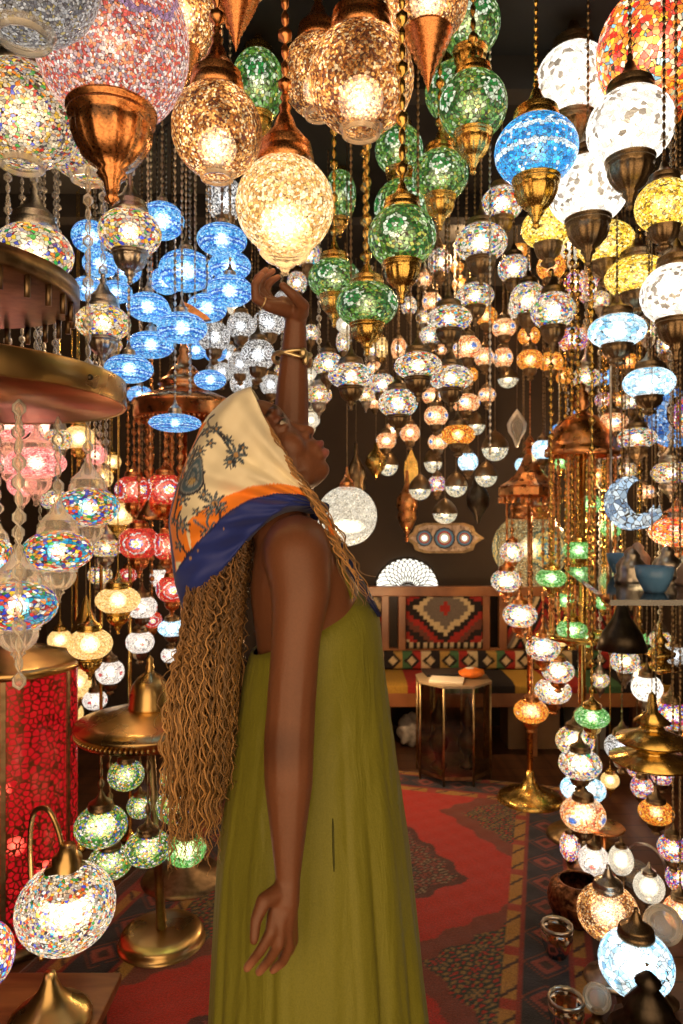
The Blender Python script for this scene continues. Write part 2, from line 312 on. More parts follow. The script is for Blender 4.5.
# ------------------------------------------------------------ lamp component meshes (unit globe radius)
PROF = {
 'cap': [(0, 1.0), (.05, 1.0), (.07, .92), (.05, .85), (.1, .78), (.13, .66), (.2, .52), (.31, .42), (.4, .36), (.46, .3), (.43, .27), (.48, .22), (.45, .19), (.49, .13), (.5, .0), (.47, -.06)],
 'captall': [(0, 1.5), (.06, 1.48), (.09, 1.38), (.05, 1.3), (.12, 1.2), (.09, 1.08), (.16, .95), (.22, .75), (.34, .6), (.42, .48), (.48, .42), (.45, .38), (.5, .32), (.47, .28), (.52, .2), (.54, .02), (.5, -.06)],
 'cup': [(.46, .14), (.5, .08), (.52, .0), (.52, -.02), (.47, -.045), (.47, -.07), (.5, -.09), (.5, -.12), (.44, -.15), (.45, -.22), (.44, -.34), (.38, -.52), (.26, -.68), (.14, -.77), (.17, -.84), (.1, -.92), (.06, -1.1), (.09, -1.16), (0, -1.24)],
 'cone': [(.48, .1), (.54, .05), (.55, -.02), (.5, -.06), (.52, -.13), (.46, -.17), (.47, -.28), (.39, -.34), (.4, -.46), (.31, -.52), (.32, -.64), (.24, -.7), (.24, -.82), (.16, -.9), (.16, -1.0), (.1, -1.08), (.09, -1.2), (.05, -1.3), (0, -1.5)],
 'bowl': [(.44, .1), (.5, .05), (.5, 0), (.45, -.05), (.44, -.2), (.36, -.42), (.2, -.55), (.15, -.6), (.24, -.7), (.24, -.78), (.1, -.88), (0, -.95)],
 'rim': [(.36, .05), (.4, .02), (.42, -.02), (.38, -.06), (.36, -.14), (.31, -.14), (.31, .05)],
 'dome': [(0, 1.55), (.05, 1.53), (.09, 1.45), (.06, 1.38), (.14, 1.32), (.33, 1.2), (.56, 1.0), (.77, .74), (.92, .48), (1.02, .2), (1.06, 0), (1.06, -.06), (1.0, -.06)],
}
def _globe(mat, seg=32, rings=20):
    v, f = ball((0, 0, 0), 1, seg, rings); return mesh_from('globe_shade', v, f, mat)
_mc = {}
def comp(shape, mat):
    k = (shape, mat.name)
    if k not in _mc:
        if shape == 'globe': _mc[k] = _globe(mat)
        elif shape == 'bulb': v, f = merge(*[ball((0, 0, 0), q, 16, 10) for q in (.3, .55, .8, 1.05, 1.35)]); _mc[k] = mesh_from('bulb', v, f, mat)
        else:
            fl = {'cup': (12, .05, -.16), 'bowl': (12, .06, -.08)}.get(shape, (0, 0))
            v, f = lathe(PROF[shape], 48 if shape in ('cup', 'bowl') else 24, *fl); _mc[k] = mesh_from(shape, v, f, mat)
    return _mc[k]
def chain_mesh(L, mat, r, style):
    n = max(1, round(L/.05)); k = ('chain', n, mat.name, r, style)
    if k not in _mc:
        L = n*.05; prof = []
        step = {'bead': .034, 'link': .02, 'rod': .25}[style]; m = max(1, int(L/step))
        for i in range(m):
            z = i*L/m; s = L/m
            big = 1.0 if (style != 'bead' or i % 3) else 1.8
            if style == 'rod': prof += [(r*.5, z), (r*.5, z+s*.9), (r, z+s*.95)]
            else: prof += [(r*.25, z), (r*big, z+s*.3), (r*big, z+s*.65), (r*.25, z+s*.98)]
        v, f = lathe(prof, 6); _mc[k] = mesh_from('chain', v, f, mat, style != 'link')
    return _mc[k], n*.05

KIND = {  # material, metal, cap, cup, default R, bulb scale, look, group, chain
 'amber': ('mosaic_amber', 'copper', 'captall', 'rim', .11, .42, 'amber crackled glass globe pendant', 'large amber crackle pendants', 'bead'),
 'goldg': ('mosaic_gold', 'copper', 'captall', 'glasscup', .105, .5, 'golden crackled glass globe pendant', 'large amber crackle pendants', 'bead'),
 'ambercup': ('mosaic_amber', 'copper', 'captall', 'cone', .10, .45, 'amber pendant with stepped copper cone', 'copper cone pendants', 'bead'),
 'rose': ('mosaic_rose', 'copper', 'cap', 'cup', .15, .3, 'huge rose-red mosaic balloon pendant', 'large mosaic balloons', 'bead'),
 'disc': ('mosaic_disc', 'silver', 'cap', 'rim', .14, .5, 'wide flattened multicoloured mosaic pendant', 'wide flattened mosaic pendants', 'bead'),
 'silverg': ('mosaic_silver', 'silver', 'cap', 'rim', .14, .25, 'huge silver-grey mosaic balloon pendant', 'large mosaic balloons', 'bead'),
 'green': ('mosaic_green', 'gold', 'cap', 'cup', .085, .4, 'green mosaic globe pendant with gold cup', 'green and gold pendants', 'bead'),
 'blueg': ('mosaic_blueglobe', 'gold', 'cap', 'cup', .10, .3, 'bright blue mosaic globe pendant with gold cup', 'large globe pendants upper right', 'link'),
 'white': ('mosaic_white', 'bronze', 'cap', 'cup', .10, .5, 'glowing white globe pendant with bronze cup', 'glowing white pendants', 'link'),
 'orange': ('mosaic_orange', 'amberglass', 'cap', 'bowl', .14, .4, 'big orange and red mosaic globe pendant', 'large globe pendants upper right', 'link'),
 'yellow': ('mosaic_yellow', 'bronze', 'cap', 'bowl', .085, .45, 'yellow mosaic globe pendant', 'yellow pendants', 'link'),
 'multi': ('mosaic_multi', 'bronze', 'cap', 'cup', .066, .42, 'white multicoloured mosaic pendant', 'small multicoloured mosaic pendants', 'link'),
 'champ': ('mosaic_cream', 'silver', 'captall', 'cup', .07, .4, 'cream multicoloured mosaic pendant', 'champagne mosaic pendants', 'bead'),
 'sky': ('mosaic_sky', 'silver', None, None, .062, .45, 'flattened light blue mosaic pendant', 'light blue pendants', 'link'),
 'spiral': ('mosaic_spiral', 'bronze', 'cap', 'bowl', .06, .4, 'silver and black spiral mosaic pendant', 'silver spiral pendants', 'link'),
 'peach': ('mosaic_peach', 'bronze', 'cap', 'bowl', .05, .45, 'small peach mosaic pendant', 'small orange and peach pendants', 'link'),
 'ember': ('mosaic_ember', 'bronze', 'cap', 'bowl', .055, .45, 'small fiery orange mosaic pendant', 'small orange and peach pendants', 'link'),
 'half': ('mosaic_milk', 'bronze', 'dome', None, .05, .4, 'small brown-domed pendant with pale bottom', 'half-dome pendants by the back wall', 'rod'),
 'turq': ('mosaic_turquoise', 'crystal', 'captall', 'cup', .065, .4, 'turquoise-ringed multicoloured mosaic pendant', 'turquoise-ringed pendants', 'bead'),
 'pink': ('mosaic_pink', 'crystal', 'cap', 'cup', .065, .45, 'pink crackled glass pendant', 'pink pendants', 'bead'),
 'red': ('mosaic_red', 'copper', 'cap', 'cup', .06, .35, 'red mosaic pendant with white star centre', 'red mosaic globes', 'bead'),
 'honey': ('mosaic_honey', 'gold', 'cap', 'cup', .07, .5, 'honey-coloured crackle glass lamp', 'honey crackle lamps', 'rod'),
 'diamond': ('mosaic_diamond', 'bronze', 'cap', 'bowl', .055, .4, 'white pendant with red diamonds', 'red diamond pendants', 'link'),
 'glow': ('mosaic_glowgreen', 'gold', 'cap', 'bowl', .055, .5, 'glowing green glass pendant', 'small glowing green pendants', 'bead'),
 'meadow': ('mosaic_meadow', 'bronze', 'cap', None, .055, .5, 'green and yellow mosaic globe', 'green mosaic globes', 'rod'),
 'pale': ('mosaic_paleblue', 'bronze', 'cap', 'bowl', .07, .5, 'pale blue and white glass lamp', 'pale blue lamps', 'link'),
 'rain': ('mosaic_rainbow', 'bronze', 'cap', 'bowl', .06, .4, 'rainbow mosaic pendant', 'rainbow pendants', 'link'),
 'swirl': ('mosaic_swirl', 'copper', 'cap', 'rim', .2, .3, 'large glass globe pendant with concentric coloured rings', 'ringed globe', 'link'),
 'pearl': ('mosaic_pearl', 'crystal', 'cap', 'cup', .05, .4, 'pearly white glass pendant', 'pearly pendants', 'link'),
}
# px py rx ry kind R place
TABLE = """
24 -30 74 66 silverg .12|at the top left corner above the wide discs
112 42 76 84 rose .155|hanging at the upper left
22 116 60 47 disc .16|at the left edge, left of its twin
88 142 46 36 disc .14|below the huge rose balloon
176 18 40 42 ambercup .095|right of the huge rose balloon
236 -36 38 38 ambercup .09|left of the cones, cut by the top edge
428 0 40 40 ambercup .095|at the top centre right of the largest amber globe
217 131 45 46 amber .1|to the left above the raised hand
361 80 53 52 amber .113|largest of the amber globes
318 76 36 40 amber .1|half hidden behind the largest amber globe
396 8 34 34 amber .09|at the top edge touching the cone pendant
285 206 49 48 goldg .105|right above the raised hand
258 86 27 36 green .085|between the two upper amber globes
470 24 30 32 green .085|topmost of the green ones, near dark ceiling
473 106 34 33 green .09|large one left of the bright blue globe
455 92 30 28 green .09|peeking behind the large green globe
440 176 28 25 green .082|below and left of the large green globe
399 150 24 24 green .08|right below the largest amber globe
402 237 34 31 green .09|with a daisy medallion, largest in the middle
404 208 30 28 green .09|directly above the daisy medallion globe
334 279 26 20 green .08|just right of the raised fingers
367 305 31 23 green .085|lowest of the green ones, right of the wrist
340 196 16 27 green .07|dark and narrow, behind the golden globe
536 151 41 34 blueg .1|left of the white globes
573 85 38 39 white .1|leftmost upper one beside the orange globe
630 128 42 38 white .105|below the big orange globe
588 191 39 34 white .1|right below the bright blue globe
676 294 34 31 white .09|at the right edge, lowest of them
690 202 26 28 white .075|cut by the right edge
655 50 56 60 orange .14|in the top right corner
606 244 28 22 yellow .08|right below the lowest middle white globe
637 277 31 20 yellow .085|left of the lowest white globe
664 206 28 26 yellow .08|behind the right edge white globes
548 228 26 20 yellow .08|hidden behind the bright blue globe's cup
617 331 28 17 pale .08|wide and almost white, at the right
649 383 25 16 pale .075|with a dark blue flower, at the right edge
34 253 38 28 champ .108|large one at the left edge above the brass drum
130 233 31 23 champ .08|in front of the light blue pendants
103 323 27 18 champ .075|lowest of the three, above the brass drum
90 237 18 16 sky .062|leftmost in the upper row
162 221 22 18 sky .062|right behind the upper champagne pendant
100 264 17 13 sky .062|second down at the left of the cluster
125 271 16 12 sky .062|behind the upper champagne pendant's cup
88 289 16 12 sky .062|far left, just above the lower champagne pendant
116 292 16 11 sky .062|squeezed right of the far left one
148 307 21 14 sky .062|in the middle, right of the lower champagne pendant
151 345 23 13 sky .062|second lowest on the left
129 369 24 14 sky .062|lowest of all on the left
186 271 27 20 sky .068|large one in the centre of the cluster
166 281 16 13 sky .062|half behind the large centre one
222 240 25 15 sky .062|highest at the right, below the white flowered globe
230 266 21 14 sky .062|second down at the right
230 291 23 15 sky .062|third down at the right, touching the raised fingers
207 308 20 14 sky .062|above the copper butterfly
182 328 25 15 sky .062|behind the copper butterfly
157 312 14 12 sky .055|small, left of the copper butterfly
210 380 16 10 sky .055|lowest, beside the copper pagoda roof
215 352 12 10 sky .05|small, among the silver spirals
175 423 26 9 sky .055|seen through the columns of the copper stand
225 200 19 22 spiral .07|white, between two amber globes above the blue ones
214 337 16 16 spiral .06|leftmost
241 326 14 14 spiral .06|upper one beside the blue pendants
269 323 16 14 spiral .06|just left of the raised wrist
258 355 17 16 spiral .062|large one left of the bracelet
240 364 12 13 spiral .055|left behind the largest one
241 384 11 11 spiral .055|above the tip of the headscarf
271 385 11 11 spiral .055|touching the raised forearm
236 308 9 8 pearl .04|tiny, under the blue pendants
308 255 13 13 multi .06|right of the golden globe, high up
297 283 10 12 multi .06|behind the raised thumb
311 333 8 9 multi .05|right of the raised wrist
344 342 8 12 multi .055|tall narrow one under the lowest green cup
409 306 8 10 multi .055|right of the daisy globe cup
328 364 15 12 multi .062|right of the bracelet
351 376 23 13 multi .068|wide one straight above the dark gap by the face
319 395 13 10 champ .06|close above the nose
310 377 8 8 pearl .05|beside the raised forearm below the bracelet
311 420 9 8 pearl .05|just above the tip of the nose
382 384 13 11 multi .062|between two wide ones
374 368 8 7 peach .05|peeking between mosaic ones under the green cup
398 403 20 15 multi .068|whitest of the lower middle ones
375 402 7 8 peach .05|left behind the whitest mosaic one
386 441 10 9 peach .055|lowest left one with a blue eye
393 430 8 8 peach .05|just above the lowest left one
410 433 10 10 peach .055|with a red spot, right of the blue-eyed one
382 348 6 12 honey .05|narrow, under the green pendants
399 349 8 12 peach .05|narrow with a blue eye, under the green pendants
502 204 21 17 multi .07|highest, left below the bright blue globe
481 243 26 19 multi .075|largest of the upper ones
440 262 12 14 multi .065|right of the daisy globe
457 265 7 9 ember .045|small, between two upper mosaic ones
514 269 16 14 multi .068|right below the largest upper one
475 296 19 13 multi .068|below the largest upper one
449 319 23 13 multi .07|wide, centre of the middle row
432 302 10 10 peach .05|left above the wide centre mosaic one
430 336 11 10 multi .058|below left of the wide centre one
418 366 24 14 multi .07|colourful wide one left of centre
451 378 22 13 multi .07|low wide one right of the colourful one
504 328 12 10 peach .055|right behind the long steel chain, upper
486 316 11 10 ember .055|left of the long steel chain
467 348 14 13 peach .058|big one in the middle with a white centre
441 350 6 6 peach .045|tiny, between wide mosaic ones
484 357 10 10 peach .05|left of the long steel chain, lower
503 358 10 11 peach .05|right of the long steel chain, with blue eye
508 379 10 9 half .055|highest, under the blue-eyed peach pendant
517 309 9 13 multi .06|at the dark gap, narrow
432 396 10 9 peach .055|under the low wide mosaic ones, left
436 416 12 11 peach .055|behind the dark cup, centre left
466 403 14 10 peach .06|under the low wide mosaic ones, right
458 435 17 11 ember .065|wide, with ring of orange flowers
438 442 10 9 peach .05|left of the orange flower ring
476 425 9 10 half .05|right of the orange flower ring
495 448 13 13 half .06|largest, right of the small blue globe
468 462 10 10 pale .05|small round bright blue one by the back wall
433 462 9 11 half .05|left of the small blue globe
437 484 9 9 rain .05|small whitish one low by the back wall
486 476 11 11 half .055|right of the small blue globe, low
456 486 11 11 half .055|with dark triangles, centre low
420 489 11 11 half .055|greenish, beside the gilded plaque
388 465 10 11 half .055|farthest left, over the dark wall
445 513 12 11 half .055|lowest, right above the long wall plaque
551 267 14 14 ember .065|with a blue flower medallion, beside the dark gap
571 245 12 16 pearl .065|with a paisley drop, left of the yellow globe
528 300 18 18 multi .075|big round one right of the dark gap
577 284 13 14 rain .068|orange and teal, under the paisley globe
553 311 22 19 multi .085|brightest, blown out white, right of centre
592 290 14 15 rain .07|blue and white, under the yellow globe
529 336 11 10 ember .055|upper one of the left trio
530 360 13 11 ember .06|left one of the lower pair
551 362 12 11 ember .06|right one of the lower pair
573 340 14 13 rain .065|purple and white, left of the wide pale lamp
586 336 9 10 peach .05|yellowish, touching the wide pale lamp
586 378 14 11 champ .065|reddish mosaic above the copper dome
564 376 8 10 ember .05|small, left of the reddish mosaic
606 377 6 8 sky .045|tiny, right above the copper dome
543 450 11 11 pale .055|upper one left of the copper dome
523 465 8 8 pale .05|middle one left of the copper dome
524 481 9 9 pale .05|lower one above the copper pagoda roof
559 432 9 8 sky .05|behind the left rim of the copper dome
577 415 5 5 sky .04|tiny, over the copper dome
530 548 37 35 swirl .2|behind the copper pagoda floor lamp
613 423 15 11 peach .065|warm glowing, right of the copper dome
637 438 19 11 multi .075|oval, right of the copper dome
671 473 19 12 champ .075|at the right edge above the orange star disc
677 532 27 15 orange .1|flat one with an orange star, right edge
692 415 18 22 rain .075|cut off by the right edge, dark
604 400 9 8 rain .05|small, beside the copper finial
618 400 9 8 ember .05|small, under the wide pale lamp
631 402 10 9 multi .055|under the wide pale lamp, right
590 504 11 10 glow .055|under the copper dome
611 528 11 10 glow .055|right of the copper dome's columns
578 550 15 10 glow .065|wide, left of the gold pole
551 578 15 10 glow .065|inside the copper pagoda stand's right side
572 630 15 11 glow .065|low left of the gold pole
587 640 9 8 glow .05|small behind the low left one
606 590 10 10 glow .055|right of the gold pole, upper
603 603 8 7 glow .05|right of the gold pole, just under the upper one
592 717 17 11 glow .065|lowest one, wide, over the spiral lamp
616 522 5 8 glow .04|tiny, at the silver crescent
615 639 13 13 rain .06|yellow and red, top of the slanting string
625 661 14 13 multi .06|second of the slanting string
637 673 11 10 multi .055|third of the slanting string
647 688 15 14 white .065|white, in the slanting string
655 700 12 11 ember .06|orange and turquoise, in the slanting string
672 715 19 15 rain .07|at the right edge, end of the slanting string
690 735 14 15 ember .065|at the right edge below the slanting string
622 747 17 14 spiral .065|silvery, beside the spiral floor lamp
637 768 10 10 rain .055|red, above the low orange one
642 787 11 11 rain .055|blue and white, above the low orange one
656 812 17 12 ember .07|low orange one at the right
673 848 15 13 rain .065|with blue and yellow, right edge
680 878 14 14 rain .065|colourful one low at the right edge
680 912 16 16 peach .07|lowest one at the right edge
8 420 23 22 pink .075|at the left edge under the brass drum
36 463 29 16 pink .08|wide one, centre left
44 428 14 12 pink .06|reddish one behind the crystal strand
58 440 14 12 champ .06|with blue bottom, under the brass drum
79 438 15 13 honey .065|under the brass drum, right
88 507 31 20 turq .075|upper one
58 551 34 21 turq .075|middle one
18 606 38 25 turq .08|large lowest one at the left
-2 562 18 24 turq .045|cut by the left edge
106 548 15 10 champ .06|small, right of the middle turquoise one
103 478 10 11 honey .055|small, above the upper turquoise one
112 462 9 8 honey .05|tiny, left of the copper stand
119 514 15 13 honey .06|left of the red globes
118 600 22 14 honey .07|wide, on a gold post, centre left
90 644 22 16 honey .07|under a gold spire, next to the red drum
77 682 14 17 honey .065|half behind the red drum
72 714 11 13 honey .06|lowest, behind the red drum
142 607 15 12 diamond .06|under the copper stand, left
140 642 14 12 diamond .06|above the brass tray, middle
110 672 14 13 diamond .06|left behind the brass dome
160 578 10 10 diamond .055|behind the headscarf's left side
172 628 14 9 pale .055|turquoise, left of the hair
185 656 6 7 pale .045|tiny, beside the hair
648 330 12 10 champ .055|behind the lowest glowing white globe
668 345 12 10 multi .055|under the lowest glowing white globe
560 462 8 8 glow .045|above the wide green one by the pagoda roof
628 362 10 9 ember .05|just right of the copper dome's finial, high
612 352 9 8 peach .045|directly under the wide pale lamp's cup
650 410 9 9 champ .05|between the blue flower lamp and the oval one
668 440 10 9 ember .05|between crescent and oval lamp
612 452 10 9 rain .055|beside the copper dome's right rim
628 470 9 8 champ .05|above the silver crescent
646 492 9 8 peach .05|right of the silver crescent
598 475 8 8 ember .045|in front of the dome's beaded columns, upper
617 560 8 8 champ .045|at the left end of the glass shelf
566 600 9 8 glow .05|between the two wide green ones
622 585 8 8 glow .045|under the left end of the glass shelf
567 545 7 7 champ .045|inside the copper pagoda stand
545 520 9 8 rain .05|inside the copper pagoda stand, under its roof
660 640 11 10 champ .055|whitish, under the glass shelf
676 655 11 10 spiral .055|silvery, under the glass shelf at the right edge
640 640 9 8 glow .045|behind the gold bell ornament
600 680 9 8 champ .05|left of the slanting string
610 780 9 8 honey .05|right of the blue-winged globe of the floor lamp
662 775 11 10 rain .055|under the right edge globes
560 640 8 7 honey .045|behind the spiralling globes of the pagoda lamp
520 250 8 8 ember .045|between two upper mosaic ones at the dark gap
530 285 9 8 peach .045|touching the dark gap's right side
565 215 12 11 champ .055|above the paisley globe
600 300 10 9 champ .05|above the wide pale lamp
345 325 9 8 pearl .05|under the lowest green ones, left
424 280 8 8 peach .045|right of the daisy globe's cup
460 285 8 7 ember .045|above the wide middle mosaic one
372 350 8 8 champ .05|left of the narrow honey one
366 395 9 8 champ .05|over the dark wall left of the whitest mosaic one
425 318 9 8 champ .05|left of the wide centre mosaic one
470 375 8 8 ember .045|right of the low wide mosaic one
487 395 9 8 peach .05|above the largest half-domed one
455 362 9 8 champ .05|behind two wide mosaic ones
252 340 10 10 spiral .05|small, between two larger ones
228 355 11 11 spiral .055|above the headscarf, upper left
222 372 11 10 spiral .055|above the headscarf, lower left
255 372 10 10 spiral .05|tucked below the largest one
283 300 9 9 spiral .05|right behind the raised hand
282 372 8 9 champ .045|behind the raised forearm
22 485 14 12 pink .06|red-tinted, low at the left
55 500 14 11 champ .06|between the upper two turquoise-ringed ones, behind
95 455 12 10 pink .055|behind the brass drum's lower right
8 462 12 12 pink .055|at the very left edge, small
40 585 14 12 champ .06|behind the turquoise-ringed ones, low
100 575 12 10 champ .055|above the wide honey one
128 575 9 8 red .05|small, low between the copper stand's globes
152 620 10 9 red .05|small, right of the diamond ones
95 700 12 10 diamond .055|left of the brass dome, low
60 640 12 11 honey .06|just above the red drum's lid
170 655 9 8 diamond .05|right of the brass dome's tip
112 345 10 8 champ .05|under the lowest champagne one
140 395 13 9 sky .055|low, over the copper stand's left side
196 350 12 9 sky .05|right of the butterfly, behind
150 745 10 10 diamond .055|under the brass tray, behind green globes
"""
rows = []
for ln in TABLE.strip().splitlines():
    a, place = ln.split('|'); a = a.split()
    px, py, rx, ry = map(float, a[:4]); Rr = float(a[5])
    Y = Rr*F/rx
    rows.append(dict(px=px, py=py, rx=rx, ry=ry, kind=a[4], Y=min(max(Y, 1.2), 4.3), place=place))
for i, r in enumerate(rows):   # keep clear of the woman and of the bench / wall
    if 150 < r['px'] < 430 and r['py'] > 240: r['Y'] = max(r['Y'], 1.85)
    if r['kind'] in ('half',): r['Y'] = min(4.35, max(3.4, r['Y']+.2))
    r['Y'] = min(r['Y'], 4.25)
    if r['py'] > 640: # keep above the floor
        r['Y'] = min(r['Y'], (EYE-.12)*F/(r['py']-CY))
def geo(r):
    p = P(r['px'], r['py'], r['Y']); R = r['rx']*r['Y']/F; return p, R, r['ry']/r['rx']
def ext(r):
    K = KIND[r['kind']]
    return (1.0 if K[2] == 'cap' else 1.5 if K[2] == 'captall' else .6 if K[2] is None else 1.5), ({'cup': 1.24, 'glasscup': .65, 'cone': 1.5, 'bowl': .95, 'rim': .14}.get(K[3], .1))
def clash(a, b):
    pa, Ra, ka = geo(a); pb, Rb, kb = geo(b)
    if pa.z < pb.z: a, b, pa, pb, Ra, Rb, ka, kb = b, a, pb, pa, Rb, Ra, kb, ka
    d = math.hypot(pa.x-pb.x, pa.y-pb.y); dz = pa.z-pb.z
    Ra *= 1.02; Rb *= 1.02
    if d < (Ra+Rb) and dz < ka*Ra+kb*Rb:
        # ellipsoid test
        q = math.sqrt((d/(Ra+Rb))**2+(dz/(ka*Ra+kb*Rb))**2)
        if q < 1: return True
    if d < Ra+.6*Rb and dz < ka*Ra+kb*Rb+ext(b)[0]*Rb*.8 and d > .12*Ra:
        if dz - kb*Rb - ext(b)[0]*Rb*.8 < ka*Ra*math.sqrt(max(0, 1-(max(0, d-.25*Rb)/Ra)**2)): return True
    if d < Rb+.6*Ra and dz < kb*Rb+ka*Ra+ext(a)[1]*Ra*.8:
        if dz - ka*Ra - ext(a)[1]*Ra*.8 < kb*Rb*math.sqrt(max(0, 1-(max(0, d-.25*Ra)/Rb)**2)): return True
    return False
for it in range(160):
    moved = False
    for i in range(len(rows)):
        for j in range(i):
            a, b = rows[i], rows[j]
            if abs(a['px']-b['px']) > a['rx']+b['rx']+4 or abs(a['Y']-b['Y']) > .5: continue
            if clash(a, b):
                f, n_ = (a, b) if a['Y'] > b['Y'] or (a['Y'] == b['Y'] and a['rx'] < b['rx']) else (b, a)
                lim = 4.45 if f['py'] < 560 else 3.9
                if f['py'] > 640: lim = min(lim, (EYE-.1)*F/(f['py']-CY))
                ny = f['Y']+.025
                if ny <= lim: f['Y'] = ny; moved = True
                else:
                    lo = 1.85 if 150 < n_['px'] < 430 and n_['py'] > 240 else 1.15
                    if n_['Y']-.02 > lo: n_['Y'] -= .02; moved = True
    if not moved: break
DR = (P(-70, 0, 1.42).x, 1.42)
def chain_bad(b):
    # does b's chain graze a lamp above it, or do chains from below graze b
    n = 0; pb, Rb, kb = geo(b)
    for a in rows:
        if a is b: continue
        pa, Ra, ka = geo(a); d = math.hypot(pa.x-pb.x, pa.y-pb.y)
        if d > (Ra+Rb)*1.05+.014: continue
        R = Ra if pa.z > pb.z else Rb
        if .1*R < d < R+.013: n += 1
        if clash(a, b): n += 3
    if math.hypot(pb.x-DR[0], pb.y-DR[1]) < .40 and pb.z > 1.65: n += 2
    return n
for ps in range(6):
    tot = 0
    for b in sorted(rows, key=lambda r: -r['py']):
        c0 = chain_bad(b)
        if not c0: continue
        y0 = b['Y']; best = (c0, 0, y0)
        for k in range(1, 36):
            for sg in (1, -1):
                y = y0+sg*k*.02
                lo = 1.85 if 150 < b['px'] < 430 and b['py'] > 240 else 1.12
                hi_ = 4.5 if b['py'] < 560 else 3.9
                if b['py'] > 640: hi_ = min(hi_, (EYE-.1)*F/(b['py']-CY))
                if not lo <= y <= hi_: continue
                b['Y'] = y; c1 = chain_bad(b)
                if c1 < best[0]: best = (c1, k, y)
                if c1 == 0: break
            if best[0] == 0: break
        b['Y'] = best[2]; tot += best[0]
    print('chain pass', ps, tot)
print('lamp clash passes', it)

DRUMZ = P(0, 388, 1.42).z
def hang_lamp(r, others):
    K = KIND[r['kind']]; p, R, k = geo(r); mat, mt, capn, cupn = MOS[K[0]], M[K[1]], K[2], K[3]
    lab = K[6]+', '+r['place']
    root = empty('pendant_lamp', p, lab, 'lamp', K[7]); root.scale = (R, R, R)
    root.rotation_euler = (0, 0, random.uniform(0, 6))
    obj('globe_shade', comp('globe', mat), root, scale=(1, 1, k))
    bm_ = M['bulbcool'] if K[0] in ('mosaic_sky', 'mosaic_blueglobe', 'mosaic_paleblue', 'mosaic_spiral') else M['bulbg'] if K[0] == 'mosaic_glowgreen' else M['bulb']
    if r['kind'] in ('green', 'rose', 'silverg', 'orange', 'white', 'yellow', 'disc', 'blueg', 'red', 'meadow'): bm_ = M['bulbdim']
    bs = K[5]*min(1, k*1.15)*.9; low = -.38 if r['kind'] in ('amber', 'goldg') else 0
    obj('bulb', comp('bulb', bm_), root, loc=(0, 0, low), scale=(bs*.85, bs*.85, bs*.8))
    top = .93*k
    if capn == 'dome':
        obj('dome_cap', comp('dome', mt), root, scale=(1, 1, k)); top = 1.5*k
    elif capn:
        obj('cap', comp(capn, mt), root, loc=(0, 0, .83*k), scale=(1.12, 1.12, 1 if k > .75 else .85)); top = .86*k+(1.0 if capn == 'cap' else 1.5)*(1 if k > .75 else .8)
    else:
        cs = .55; obj('cap', comp('cap', mt), root, loc=(0, 0, .93*k), scale=(cs, cs, .7)); top = .93*k+.7
    if cupn: obj('cup' if cupn != 'rim' else 'glass_mouth', comp('cup' if cupn == 'glasscup' else cupn, M['crystal'] if cupn in ('rim', 'glasscup') else mt), root, loc=(0, 0, -(.83 if cupn != 'rim' else .92)*k), scale=(1.12 if cupn != 'rim' else 1, 1.12 if cupn != 'rim' else 1, .5 if cupn == 'glasscup' else 1 if k > .75 else .85))
    if r['kind'] == 'blueg' or r['kind'] == 'green': pass
    # chain up to the lamp above, else to the ceiling
    z0 = p.z+(top-.04)*R; z1 = CEIL
    for q in others:
        if q is r: continue
        pq, Rq, kq = geo(q); d = math.hypot(pq.x-p.x, pq.y-p.y)
        if pq.z > p.z and d < Rq+.008 and pq.z-kq*Rq < z1:
            zz = pq.z-kq*Rq*math.sqrt(max(0, 1-(d/Rq)**2))
            if d < Rq*.2: zz = pq.z-kq*Rq*.9-ext(q)[1]*Rq*.85
            z1 = min(z1, max(zz, z0))
    if math.hypot(p.x-P(-70, 0, 1.42).x, p.y-1.42) < .37 and p.z < DRUMZ: z1 = min(z1, DRUMZ-.03)
    L = z1-z0
    if L > .02:
        crm = M['crystal'] if K[8] == 'bead' and K[1] in ('crystal', 'silver') else M['gold'] if K[1] == 'gold' else M['copper'] if K[1] in ('copper',) else M['silver'] if r['kind'] in ('sky',) else M['bronze']
        rad = {'bead': .0075, 'link': .0042, 'rod': .004}[K[8]]
        if r['rx'] > 40: rad *= 1.2
        me, Lc = chain_mesh(max(.05, L), crm, rad, K[8])
        obj('chain', me, root, loc=(0, 0, (z0-p.z)/R), scale=(1/R, 1/R, L/Lc/R))
    return root
for r in rows: hang_lamp(r, rows)

# ------------------------------------------------------------ the woman
YW = 1.33; S = F/YW
def WP(px, py, dy=0.): # point on her middle plane, dy = sideways (towards the camera is negative)
    return Vector(((px-CX)/S, YW+dy, EYE-(py-CY)/S))
woman = empty('person', (WP(318, 512).x, YW, .0132), 'person in olive green sleeveless maxi dress and printed headscarf reaching up to the lamps', 'person')
def wpart(name, me, parent=woman):
    o = obj(name, me, parent); o.matrix_parent_inverse = Matrix.Translation(-woman.location) if parent is woman else Matrix.Identity(4); return o
def cone_seg(a, b, ra, rb, seg=14): return tubev([a, b], [ra, rb], seg)
def limb(pts, rad):
    out = []
    for p_, r_ in zip(pts, rad): out.append(ball(p_, r_, 14, 10))
    for i in range(len(pts)-1): out.append(cone_seg(pts[i], pts[i+1], rad[i], rad[i+1]))
    return out
def loftv(rings, seg=32):
    """rings: list of (cx, cy, z, rx, ry)"""
    vs, fs = [], []
    for (cx, cy, z, rx, ry) in rings:
        for k in range(seg):
            a = 2*PI*k/seg; vs.append((cx+rx*math.cos(a), cy+ry*math.sin(a), z))
    n = len(rings)
    for i in range(n-1):
        for k in range(seg): fs.append((i*seg+k, i*seg+(k+1) % seg, (i+1)*seg+(k+1) % seg, (i+1)*seg+k))
    fs.append(tuple(range(seg))[::-1]); fs.append(tuple((n-1)*seg+k for k in range(seg)))
    return vs, fs
